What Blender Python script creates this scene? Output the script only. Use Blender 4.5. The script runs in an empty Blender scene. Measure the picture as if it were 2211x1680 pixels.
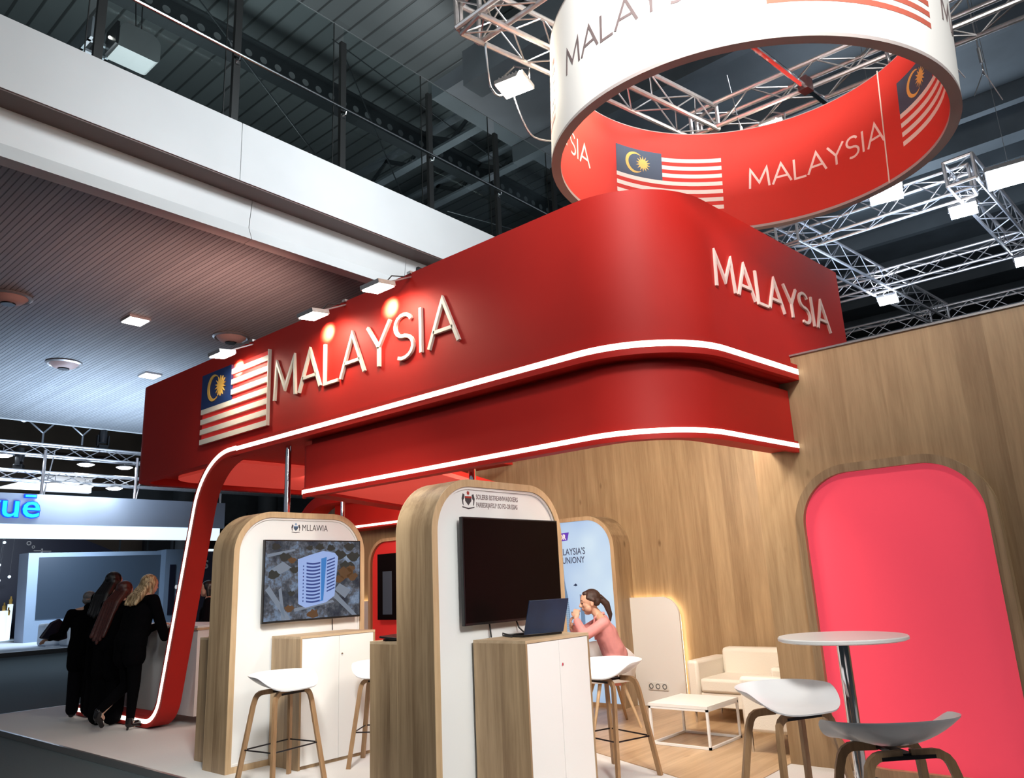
import bpy, bmesh, math, random
from math import sin, cos, pi, radians, sqrt
from mathutils import Vector, Matrix
random.seed(7)
S = bpy.context.scene
C = S.collection
# ------------------------------------------------------------------ camera
cam = bpy.data.cameras.new('camera'); camo = bpy.data.objects.new('camera', cam); C.objects.link(camo)
cam.sensor_width = 36; cam.lens = 36*1650/2211; cam.clip_start = .05; cam.clip_end = 400
_a, _b, _c = .866, .247, .047
_f = Vector((sin(_a)*cos(_b), cos(_a)*cos(_b), sin(_b))); _r = Vector((cos(_a), -sin(_a), 0)); _d = _f.cross(_r)
_R = cos(_c)*_r + sin(_c)*_d; _D = -sin(_c)*_r + cos(_c)*_d
camo.matrix_world = Matrix(((_R.x, -_D.x, -_f.x, 0), (_R.y, -_D.y, -_f.y, 0), (_R.z, -_D.z, -_f.z, 1.5), (0, 0, 0, 1)))
S.camera = camo
# ------------------------------------------------------------------ world, view
w = bpy.data.worlds.new('hall_ambient'); S.world = w; w.use_nodes = True
w.node_tree.nodes['Background'].inputs[0].default_value = (.62, .68, .78, 1)
w.node_tree.nodes['Background'].inputs[1].default_value = .27
S.view_settings.view_transform = 'Standard'; S.view_settings.look = 'None'
S.view_settings.gamma = 1; S.view_settings.exposure = 0.0; S.view_settings.use_curve_mapping = False

def area(name, loc, target, size, energy, color=(1, 1, 1), size_y=None, spread=pi):
    l = bpy.data.lights.new(name, 'AREA'); l.energy = energy; l.color = color; l.size = size
    if size_y: l.shape = 'RECTANGLE'; l.size_y = size_y
    l.spread = spread
    o = bpy.data.objects.new(name, l); C.objects.link(o); o.location = loc
    d = Vector(target) - Vector(loc); o.rotation_euler = d.to_track_quat('-Z', 'Y').to_euler()
    return o
# key lights added in place of unseen hall lamps, above and behind the visitor
area('hall_key_light', (-1.5, 0.5, 9), (5, 4, 1.5), 2.2, 75, (1, .96, .90))
area('hall_key_light', (4.2, -5.0, 8.5), (5.5, 2.5, 2.5), 2.2, 290, (1, .98, .94))
area('hall_key_light', (-2.5, 9, 8.5), (5, 12, 4), 2.2, 110, (.86, .93, 1))
area('hall_key_light', (7, -1, 10.5), (7, 9.5, 7.5), 2.0, 260, (.86, .93, 1), spread=radians(70))
# unseen fill lights added to brighten the lounge wall, red niche and kiosk fronts
area('stand_fill_light', (5.3, 4.2, 2.9), (8.4, 5.2, 1.3), .6, 66, (1, .88, .72))
area('stand_fill_light', (5.6, 3.2, 3.3), (8.2, 3.9, .8), .6, 66, (1, .90, .75))
area('stand_fill_light', (6.2, 9.0, 2.95), (8.2, 9.3, 1.0), .6, 40, (1, .87, .7))
area('stand_fill_light', (2.2, 3.6, 3.6), (4.5, 6.6, .7), .5, 26, (.97, .97, .93), spread=radians(62))
area('stand_fill_light', (2.2, .2, 3.4), (4.6, 3.6, .7), .5, 26, (.97, .97, .93), spread=radians(62))
# unseen cool fill lights added for the far stand and the slatted soffit
area('rear_fill_light', (11, 30.5, 5.0), (10, 37, .5), 3, 420, (.72, .84, 1), 1, spread=radians(130))
area('rear_fill_light', (8.6, 20.5, 2.6), (8.2, 21.5, 6.7), 5, 680, (.60, .77, 1), spread=radians(125))
area('roof_fill_light', (5, 12.5, 9.3), (5, 12.0, 14), 3, 400, (.90, .97, 1), 2)  # unseen uplights added to brighten the roof behind the glass
area('roof_fill_light', (13, 13, 9.3), (13, 12.0, 14), 3, 130, (.90, .97, 1), 2)
area('slab_fill_light', (21, 4, 8), (20, 3, 14), 5, 420, (.72, .85, 1))  # unseen uplights added to lift the dark concrete slabs
area('slab_fill_light', (12, 2, 7.5), (14, 2, 14), 2, 45, (.72, .85, 1))
area('red_bounce_fill', (6.4, 10.3, 4.6), (5.6, 13.2, 6.75), 1.2, 75, (1, .52, .42), spread=radians(125))  # added light, stands in for red bounce from the canopy onto the soffit
area('rear_truss_light', (12.5, 2.4, 5.6), (13, 2.4, 12), 2.5, 60, (.55, .72, 1))

# ------------------------------------------------------------------ materials
def mat(name, col, rough=.5, metal=0, emit=None, estr=0, spec=.5, noise=None, bump=0, bscale=60, trans=0, coat=0):
    m = bpy.data.materials.new(name); m.use_nodes = True; nt = m.node_tree; b = nt.nodes['Principled BSDF']
    b.inputs['Base Color'].default_value = (*col, 1); b.inputs['Roughness'].default_value = rough
    b.inputs['Metallic'].default_value = metal; b.inputs['Specular IOR Level'].default_value = spec
    if coat: b.inputs['Coat Weight'].default_value = coat; b.inputs['Coat Roughness'].default_value = .25
    if trans: b.inputs['Transmission Weight'].default_value = trans
    if emit: b.inputs['Emission Color'].default_value = (*emit, 1); b.inputs['Emission Strength'].default_value = estr
    tc = nt.nodes.new('ShaderNodeTexCoord')
    if noise:
        n = nt.nodes.new('ShaderNodeTexNoise'); n.inputs['Scale'].default_value = noise[0]; n.inputs['Detail'].default_value = 4
        r = nt.nodes.new('ShaderNodeValToRGB')
        k = noise[1]
        r.color_ramp.elements[0].color = (*[c*(1-k) for c in col], 1); r.color_ramp.elements[1].color = (*[min(1, c*(1+k)) for c in col], 1)
        r.color_ramp.elements[0].position = .3; r.color_ramp.elements[1].position = .7
        nt.links.new(tc.outputs['Object'], n.inputs['Vector']); nt.links.new(n.outputs['Fac'], r.inputs[0])
        nt.links.new(r.outputs[0], b.inputs['Base Color'])
    if bump:
        n2 = nt.nodes.new('ShaderNodeTexNoise'); n2.inputs['Scale'].default_value = bscale
        bp = nt.nodes.new('ShaderNodeBump'); bp.inputs['Strength'].default_value = bump; bp.inputs['Distance'].default_value = .01
        nt.links.new(tc.outputs['Object'], n2.inputs['Vector']); nt.links.new(n2.outputs['Fac'], bp.inputs['Height'])
        nt.links.new(bp.outputs[0], b.inputs['Normal'])
    return m

def wood(name, c1, c2, axis='Z', plank=.0, across='Y', rough=.45, knots=True, scale=1.0):
    """oak laminate: stretched noise grain, optional plank tones, small knots"""
    m = bpy.data.materials.new(name); m.use_nodes = True; nt = m.node_tree; b = nt.nodes['Principled BSDF']; L = nt.links.new
    b.inputs['Roughness'].default_value = rough
    tc = nt.nodes.new('ShaderNodeTexCoord'); mp = nt.nodes.new('ShaderNodeMapping')
    s = {'X': (.35, 5, 5), 'Y': (5, .35, 5), 'Z': (5, 5, .35)}[axis]
    mp.inputs['Scale'].default_value = [v*scale for v in s]; L(tc.outputs['Object'], mp.inputs[0])
    n1 = nt.nodes.new('ShaderNodeTexNoise'); n1.inputs['Scale'].default_value = 1.6; n1.inputs['Detail'].default_value = 9; n1.inputs['Roughness'].default_value = .62; n1.inputs['Distortion'].default_value = .5
    n2 = nt.nodes.new('ShaderNodeTexNoise'); n2.inputs['Scale'].default_value = 9; n2.inputs['Detail'].default_value = 5
    L(mp.outputs[0], n1.inputs['Vector']); L(mp.outputs[0], n2.inputs['Vector'])
    mx = nt.nodes.new('ShaderNodeMath'); mx.operation = 'MULTIPLY_ADD'; mx.inputs[1].default_value = .3
    L(n2.outputs['Fac'], mx.inputs[0]); L(n1.outputs['Fac'], mx.inputs[2])
    fac = mx.outputs[0]
    if plank:
        sp = nt.nodes.new('ShaderNodeSeparateXYZ'); L(tc.outputs['Object'], sp.inputs[0])
        d = nt.nodes.new('ShaderNodeMath'); d.operation = 'DIVIDE'; d.inputs[1].default_value = plank; L(sp.outputs[across], d.inputs[0])
        fl = nt.nodes.new('ShaderNodeMath'); fl.operation = 'FLOOR'; L(d.outputs[0], fl.inputs[0])
        wn = nt.nodes.new('ShaderNodeTexWhiteNoise'); wn.noise_dimensions = '1D'; L(fl.outputs[0], wn.inputs['W'])
        ad = nt.nodes.new('ShaderNodeMath'); ad.operation = 'MULTIPLY_ADD'; ad.inputs[1].default_value = .22; L(wn.outputs['Value'], ad.inputs[0]); L(fac, ad.inputs[2])
        sb = nt.nodes.new('ShaderNodeMath'); sb.operation = 'SUBTRACT'; sb.inputs[1].default_value = .11; L(ad.outputs[0], sb.inputs[0]); fac = sb.outputs[0]
    r = nt.nodes.new('ShaderNodeValToRGB'); r.color_ramp.elements[0].position = .40; r.color_ramp.elements[1].position = .86
    r.color_ramp.elements[0].color = (*c2, 1); r.color_ramp.elements[1].color = (*c1, 1)
    L(fac, r.inputs[0]); col = r.outputs[0]
    if knots:
        mk = nt.nodes.new('ShaderNodeMapping'); mk.inputs['Scale'].default_value = {'X': (1.1, 3.2, 3.2), 'Y': (3.2, 1.1, 3.2), 'Z': (3.2, 3.2, 1.6)}[axis]
        L(tc.outputs['Object'], mk.inputs[0])
        v = nt.nodes.new('ShaderNodeTexVoronoi'); v.inputs['Scale'].default_value = 1; L(mk.outputs[0], v.inputs['Vector'])
        kr = nt.nodes.new('ShaderNodeValToRGB'); kr.color_ramp.elements[0].position = .02; kr.color_ramp.elements[1].position = .09
        kr.color_ramp.elements[0].color = (.42, .36, .3, 1); kr.color_ramp.elements[1].color = (1, 1, 1, 1); L(v.outputs['Distance'], kr.inputs[0])
        mm = nt.nodes.new('ShaderNodeMix'); mm.data_type = 'RGBA'; mm.blend_type = 'MULTIPLY'; mm.inputs[0].default_value = .9
        L(col, mm.inputs[6]); L(kr.outputs[0], mm.inputs[7]); col = mm.outputs[2]
    L(col, b.inputs['Base Color'])
    bp = nt.nodes.new('ShaderNodeBump'); bp.inputs['Strength'].default_value = .12; bp.inputs['Distance'].default_value = .004
    L(n2.outputs['Fac'], bp.inputs['Height']); L(bp.outputs[0], b.inputs['Normal'])
    return m

def slats(name, col, pitch, axis='X', rough=.45, depth=.6, gap=.12, var=.12, metal=0):
    """boards running side by side: dark joints every `pitch` metres"""
    m = bpy.data.materials.new(name); m.use_nodes = True; nt = m.node_tree; b = nt.nodes['Principled BSDF']; L = nt.links.new
    b.inputs['Roughness'].default_value = rough; b.inputs['Metallic'].default_value = metal
    tc = nt.nodes.new('ShaderNodeTexCoord'); sp = nt.nodes.new('ShaderNodeSeparateXYZ'); L(tc.outputs['Object'], sp.inputs[0])
    d = nt.nodes.new('ShaderNodeMath'); d.operation = 'DIVIDE'; d.inputs[1].default_value = pitch; L(sp.outputs[axis], d.inputs[0])
    fr = nt.nodes.new('ShaderNodeMath'); fr.operation = 'FRACT'; L(d.outputs[0], fr.inputs[0])
    r = nt.nodes.new('ShaderNodeValToRGB'); e = r.color_ramp.elements
    e[0].position = 0; e[0].color = (0, 0, 0, 1); e[1].position = gap; e[1].color = (1, 1, 1, 1)
    x = e.new(gap*.7); x.color = (.1, .1, .1, 1)
    L(fr.outputs[0], r.inputs[0])
    fl = nt.nodes.new('ShaderNodeMath'); fl.operation = 'FLOOR'; L(d.outputs[0], fl.inputs[0])
    ot = 'Y' if axis == 'X' else 'X'
    d2 = nt.nodes.new('ShaderNodeMath'); d2.operation = 'MULTIPLY_ADD'; d2.inputs[1].default_value = .22; L(sp.outputs[ot], d2.inputs[0])
    wn0 = nt.nodes.new('ShaderNodeTexWhiteNoise'); wn0.noise_dimensions = '1D'; L(fl.outputs[0], wn0.inputs['W']); L(wn0.outputs['Value'], d2.inputs[2])
    f2 = nt.nodes.new('ShaderNodeMath'); f2.operation = 'FLOOR'; L(d2.outputs[0], f2.inputs[0])
    cb = nt.nodes.new('ShaderNodeCombineXYZ'); L(fl.outputs[0], cb.inputs[0]); L(f2.outputs[0], cb.inputs[1])
    wn = nt.nodes.new('ShaderNodeTexWhiteNoise'); wn.noise_dimensions = '2D'; L(cb.outputs[0], wn.inputs['Vector'])
    cr = nt.nodes.new('ShaderNodeValToRGB'); cr.color_ramp.elements[0].color = (*[c*(1-var) for c in col], 1); cr.color_ramp.elements[1].color = (*[c*(1+var) for c in col], 1)
    L(wn.outputs['Value'], cr.inputs[0])
    mm = nt.nodes.new('ShaderNodeMix'); mm.data_type = 'RGBA'; L(r.outputs[0], mm.inputs[0])
    mm.inputs[6].default_value = (*[c*(1-depth) for c in col], 1); L(cr.outputs[0], mm.inputs[7]); L(mm.outputs[2], b.inputs['Base Color'])
    bp = nt.nodes.new('ShaderNodeBump'); bp.inputs['Strength'].default_value = .5; bp.inputs['Distance'].default_value = .02
    L(r.outputs[0], bp.inputs['Height']); L(bp.outputs[0], b.inputs['Normal'])
    return m

def glass_mat(name, tint=(.90, .94, .94), a=.10):
    m = bpy.data.materials.new(name); m.use_nodes = True; nt = m.node_tree; nt.nodes.clear(); L = nt.links.new
    o = nt.nodes.new('ShaderNodeOutputMaterial'); mx = nt.nodes.new('ShaderNodeMixShader'); t = nt.nodes.new('ShaderNodeBsdfTransparent'); g = nt.nodes.new('ShaderNodeBsdfGlossy')
    lw = nt.nodes.new('ShaderNodeLayerWeight'); lw.inputs[0].default_value = .5
    pw = nt.nodes.new('ShaderNodeMath'); pw.operation = 'POWER'; pw.inputs[1].default_value = 4; f = nt.nodes.new('ShaderNodeMath'); f.operation = 'MULTIPLY_ADD'; f.inputs[1].default_value = .5; f.inputs[2].default_value = .03
    L(lw.outputs['Facing'], pw.inputs[0]); L(pw.outputs[0], f.inputs[0])
    t.inputs[0].default_value = (*tint, 1); g.inputs['Roughness'].default_value = .03; g.inputs[0].default_value = (.8, .85, .85, 1)
    L(f.outputs[0], mx.inputs[0]); L(t.outputs[0], mx.inputs[1]); L(g.outputs[0], mx.inputs[2]); L(mx.outputs[0], o.inputs[0])
    return m

M = {}
M['red'] = mat('red_satin_laminate', (.44, .014, .009), .58, spec=.28, noise=(1.3, .06), bump=.02, bscale=3)
M['red_fabric'] = mat('red_stretched_fabric', (.62, .035, .022), .75, bump=.08, bscale=200)
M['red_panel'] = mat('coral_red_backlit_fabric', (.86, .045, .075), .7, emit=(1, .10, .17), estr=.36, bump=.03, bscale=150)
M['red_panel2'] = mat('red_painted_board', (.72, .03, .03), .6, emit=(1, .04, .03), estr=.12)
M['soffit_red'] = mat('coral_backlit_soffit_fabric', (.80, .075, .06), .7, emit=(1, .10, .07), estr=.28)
M['white_fabric'] = mat('white_stretched_fabric', (.86, .85, .82), .8, bump=.04, bscale=120)
M['rim'] = mat('grey_brown_hem', (.40, .35, .34), .6)
M['letter'] = mat('cream_painted_letter', (.80, .74, .66), .45)
M['letter_pink'] = mat('pale_pink_letter', (.86, .66, .60), .55)
M['letter_grey'] = mat('brown_grey_print', (.17, .13, .13), .6)
M['navy'] = mat('navy_flag_print', (.012, .035, .14), .45, noise=(30, .1))
M['navy_dull'] = mat('slate_navy_print', (.055, .085, .13), .7)
M['yellow'] = mat('golden_yellow_print', (.80, .47, .10), .5)
M['led'] = mat('warm_led_diffuser', (1, .95, .86), .4, emit=(1, .92, .80), estr=2.2)
M['led_soft'] = mat('warm_led_glow', (1, .9, .7), .4, emit=(1, .80, .50), estr=7)
M['flood_warm'] = mat('flood_lamp_lens_warm', (1, 1, 1), .3, emit=(1, .93, .80), estr=45)
M['flood_cool'] = mat('flood_lamp_lens_cool', (1, 1, 1), .3, emit=(.82, .92, 1), estr=26)
M['down'] = mat('downlight_lens', (1, 1, 1), .3, emit=(1, .95, .88), estr=12)
M['oak'] = wood('oak_laminate', (.44, .305, .175), (.20, .122, .062), 'Z', plank=.115, across='Y', scale=1.3)
M['oak_wall'] = wood('oak_wall_laminate', (.45, .305, .165), (.28, .175, .088), 'Z', plank=.21, across='Y', scale=1.5)
M['oak_edge'] = wood('pale_oak_edge', (.60, .43, .26), (.42, .28, .15), 'Z', knots=False, scale=2)
M['oak_leg'] = wood('oiled_oak_leg', (.40, .24, .12), (.24, .13, .06), 'Z', knots=False, scale=3)
M['oak_top'] = wood('oak_top', (.56, .42, .27), (.38, .26, .15), 'X', knots=False)
M['oak_floor'] = wood('oak_floor_planks', (.62, .43, .26), (.36, .22, .11), 'X', plank=.14, across='Y', rough=.35, scale=.7)
M['white'] = mat('white_laminate', (.80, .79, .77), .35)
M['white_panel'] = mat('white_backboard', (.78, .78, .77), .5)
M['gloss_white'] = mat('white_moulded_shell', (.80, .80, .81), .28)
M['white_metal'] = mat('white_powder_coated_steel', (.82, .82, .82), .35)
M['leather'] = mat('ivory_leatherette', (.80, .74, .65), .42, bump=.15, bscale=90)
M['black'] = mat('black_plastic', (.008, .008, .009), .3)
M['black_steel'] = mat('black_steel_rod', (.015, .012, .014), .35, metal=.5)
M['screen_off'] = mat('dark_screen_glass', (.005, .0025, .0025), .35, spec=.08)
M['chrome'] = mat('polished_chrome', (.80, .82, .85), .08, metal=1)
M['alu'] = mat('brushed_aluminium', (.62, .60, .60), .33, metal=.85, noise=(20, .08))
M['steel'] = mat('stainless_handrail', (.6, .62, .62), .18, metal=1)
M['post'] = mat('dark_anodised_post', (.035, .037, .036), .35, metal=.6)
M['glass'] = glass_mat('clear_balustrade_glass')
M['carpet_light'] = mat('pale_grey_carpet', (.68, .66, .645), .92, noise=(160, .06), bump=.3, bscale=400)
M['carpet_dark'] = mat('slate_grey_carpet', (.055, .075, .083), .95, noise=(120, .15), bump=.3, bscale=300)
M['edge'] = mat('aluminium_edge_trim', (.45, .43, .42), .3, metal=.8)
M['facade'] = mat('painted_steel_fascia', (.60, .61, .60), .42, noise=(.6, .05))
M['facade_under'] = mat('red_reflection_underside', (.11, .07, .06), .5)  # brown puts reflected red into the colour of the slab's underside
M['soffit'] = slats('linear_slat_soffit', (.25, .26, .27), .08, 'X', rough=.42, depth=.55, gap=.22, var=.10)
M['roof'] = slats('corrugated_roof_deck', (.085, .098, .10), .42, 'X', rough=.4, depth=.65, gap=.16, var=.10, metal=.2)
M['roof_dark'] = mat('dark_roof_steel', (.018, .022, .024), .45, metal=.3)
M['hole'] = mat('pale_web_opening', (.11, .12, .12), .6)
M['concrete'] = mat('smooth_dark_concrete', (.075, .088, .098), .6, noise=(.8, .22))
M['wall_dark'] = mat('dark_hall_wall', (.030, .030, .034), .7, noise=(.5, .3))
M['brown_wall'] = mat('brown_hall_cladding', (.085, .062, .045), .6, noise=(.4, .4))
M['grey_booth'] = mat('blue_grey_booth_board', (.20, .27, .36), .5)
M['grey_fascia'] = mat('pale_grey_booth_fascia', (.36, .41, .50), .5, noise=(.25, .12))
M['slate_screen'] = mat('slate_led_wall', (.016, .026, .040), .35, emit=(.1, .16, .25), estr=.12)
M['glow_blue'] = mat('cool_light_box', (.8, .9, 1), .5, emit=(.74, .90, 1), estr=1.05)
M['booth_floor'] = mat('white_booth_floor', (.70, .78, .88), .5)
M['sign_blue'] = mat('glowing_cyan_letter_face', (.02, .45, .9), .4, emit=(.0, .50, 1), estr=1.0)
M['sign_halo'] = mat('deep_blue_letter_return', (.0, .04, .6), .4, emit=(0, .06, .75), estr=.8)
M['night'] = mat('midnight_blue_backdrop', (.006, .007, .022), .5)
M['bin'] = mat('charcoal_bin_plastic', (.05, .05, .05), .5)
M['bin_print'] = mat('pale_grey_bin_print', (.35, .33, .32), .5)
M['cloth_black'] = mat('black_wool_cloth', (.0022, .0022, .003), 1, spec=.06)
M['cloth_charcoal'] = mat('charcoal_cloth', (.004, .0035, .005), 1, spec=.08)
M['cloth_pink'] = mat('dusty_pink_blazer_wool', (.66, .27, .27), .8, noise=(9, .1), bump=.1, bscale=200)
M['skin'] = mat('skin', (.56, .33, .24), .5, noise=(14, .06))
M['skin_f'] = mat('warm_skin', (.60, .35, .25), .5, noise=(14, .06))
M['hair_black'] = mat('black_hair', (.006, .005, .005), .4, noise=(60, .4))
M['hair_brown'] = mat('dark_brown_hair', (.035, .013, .008), .6, noise=(50, .4))
M['hair_auburn'] = mat('dark_auburn_hair', (.060, .014, .010), .4, noise=(50, .4))
M['hair_grey'] = mat('silver_grey_hair', (.14, .14, .145), .5, noise=(60, .3))
M['sole'] = mat('tan_shoe_sole', (.10, .07, .05), .6)
M['shoe'] = mat('black_patent_boot', (.008, .006, .007), .2)
M['lip'] = mat('dark_rose_lip', (.32, .08, .07), .5)
M['eye'] = mat('dark_eye', (.01, .008, .008), .3)
M['laptop_lid'] = mat('dark_blue_laptop_lid', (.010, .024, .060), .28, noise=(3, .4))
M['ink'] = mat('navy_ink', (.06, .08, .17), .6)
M['ink_black'] = mat('black_ink', (.05, .045, .05), .6)
M['ink_red'] = mat('red_ink', (.35, .03, .02), .6)
M['violet'] = mat('violet_tag_print', (.10, .04, .42), .5, emit=(.12, .05, .5), estr=.4)
M['white_print'] = mat('white_print', (.9, .9, .9), .5, emit=(1, 1, 1), estr=.3)
M['cable'] = mat('black_rubber_cable', (.01, .01, .01), .5)
M['cable_red'] = mat('orange_red_cord', (.55, .12, .05), .5)
M['wire'] = mat('galvanised_wire', (.35, .36, .38), .3, metal=.8)
M['socket'] = mat('white_socket_plastic', (.75, .73, .70), .35)
M['bracket'] = mat('dark_red_brown_clamp', (.05, .02, .02), .4)
M['speaker'] = mat('grey_loudspeaker_cabinet', (.055, .06, .06), .6)

# blond streaked hair
def blond():
    m = bpy.data.materials.new('streaked_blond_hair'); m.use_nodes = True; nt = m.node_tree; b = nt.nodes['Principled BSDF']; L = nt.links.new
    tc = nt.nodes.new('ShaderNodeTexCoord'); mp = nt.nodes.new('ShaderNodeMapping'); mp.inputs['Scale'].default_value = (60, 60, 3)
    n = nt.nodes.new('ShaderNodeTexNoise'); n.inputs['Scale'].default_value = 1; r = nt.nodes.new('ShaderNodeValToRGB')
    r.color_ramp.elements[0].position = .38; r.color_ramp.elements[1].position = .6
    r.color_ramp.elements[0].color = (.15, .085, .035, 1); r.color_ramp.elements[1].color = (.56, .42, .24, 1)
    L(tc.outputs['Object'], mp.inputs[0]); L(mp.outputs[0], n.inputs['Vector']); L(n.outputs['Fac'], r.inputs[0]); L(r.outputs[0], b.inputs['Base Color'])
    b.inputs['Roughness'].default_value = .4
    return m
M['hair_blond'] = blond()
def aerial():
    """the dim aerial photograph shown on the monitor: fields, tree clumps, roads"""
    m = bpy.data.materials.new('aerial_photo_on_screen'); m.use_nodes = True; nt = m.node_tree; b = nt.nodes['Principled BSDF']; L = nt.links.new
    tc = nt.nodes.new('ShaderNodeTexCoord')
    n = nt.nodes.new('ShaderNodeTexNoise'); n.inputs['Scale'].default_value = 6; n.inputs['Detail'].default_value = 8; n.inputs['Roughness'].default_value = .7
    r = nt.nodes.new('ShaderNodeValToRGB'); e = r.color_ramp.elements
    e[0].position = .34; e[0].color = (.008, .016, .03, 1); e[1].position = .72; e[1].color = (.28, .36, .48, 1)
    for p, c in ((.44, (.03, .045, .06)), (.50, (.075, .085, .10)), (.57, (.13, .19, .28))):
        x = e.new(p); x.color = (*c, 1)
    L(tc.outputs['Object'], n.inputs['Vector']); L(n.outputs['Fac'], r.inputs[0])
    L(r.outputs[0], b.inputs['Emission Color']); b.inputs['Emission Strength'].default_value = .9; b.inputs['Base Color'].default_value = (.01, .01, .015, 1); b.inputs['Roughness'].default_value = .15
    return m
M['aerial'] = aerial()
def poster():
    """printed sky of the light box: white in the middle, pale blue to the edges"""
    m = bpy.data.materials.new('pale_blue_sky_print'); m.use_nodes = True; nt = m.node_tree; b = nt.nodes['Principled BSDF']; L = nt.links.new
    tc = nt.nodes.new('ShaderNodeTexCoord'); n = nt.nodes.new('ShaderNodeTexNoise'); n.inputs['Scale'].default_value = 1.1; n.inputs['Detail'].default_value = 2
    r = nt.nodes.new('ShaderNodeValToRGB'); r.color_ramp.elements[0].position = .35; r.color_ramp.elements[1].position = .65
    r.color_ramp.elements[0].color = (.36, .55, .84, 1); r.color_ramp.elements[1].color = (.66, .84, .97, 1)
    L(tc.outputs['Object'], n.inputs['Vector']); L(n.outputs['Fac'], r.inputs[0]); L(r.outputs[0], b.inputs['Emission Color']); L(r.outputs[0], b.inputs['Base Color'])
    b.inputs['Emission Strength'].default_value = .78; b.inputs['Roughness'].default_value = .5; nt.links.remove(b.inputs['Base Color'].links[0]); b.inputs['Base Color'].default_value = (.12, .15, .2, 1)
    return m
M['poster'] = poster()
def flat(name, col, e=.9): return mat(name, tuple(c*.1 for c in col), .4, emit=col, estr=e)
M['scr_blue'] = flat('screen_pale_blue', (.28, .40, .72)); M['scr_navy'] = flat('screen_navy', (.02, .05, .22)); M['scr_cyan'] = flat('screen_azure', (.03, .18, .50))
M['scr_tree'] = flat('screen_tree_green', (.018, .024, .024)); M['scr_rust'] = flat('screen_autumn_tree', (.09, .045, .02)); M['scr_road'] = flat('screen_road_grey', (.16, .20, .26))
M['pr_tower'] = flat('poster_tower_blue', (.20, .33, .52), .7); M['pr_line'] = flat('poster_tower_line', (.50, .66, .82), .7); M['pr_dark'] = flat('poster_dark_blue', (.03, .06, .14), .6)
M['pr_tree'] = flat('poster_autumn_tree', (.30, .22, .12), .7)

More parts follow.
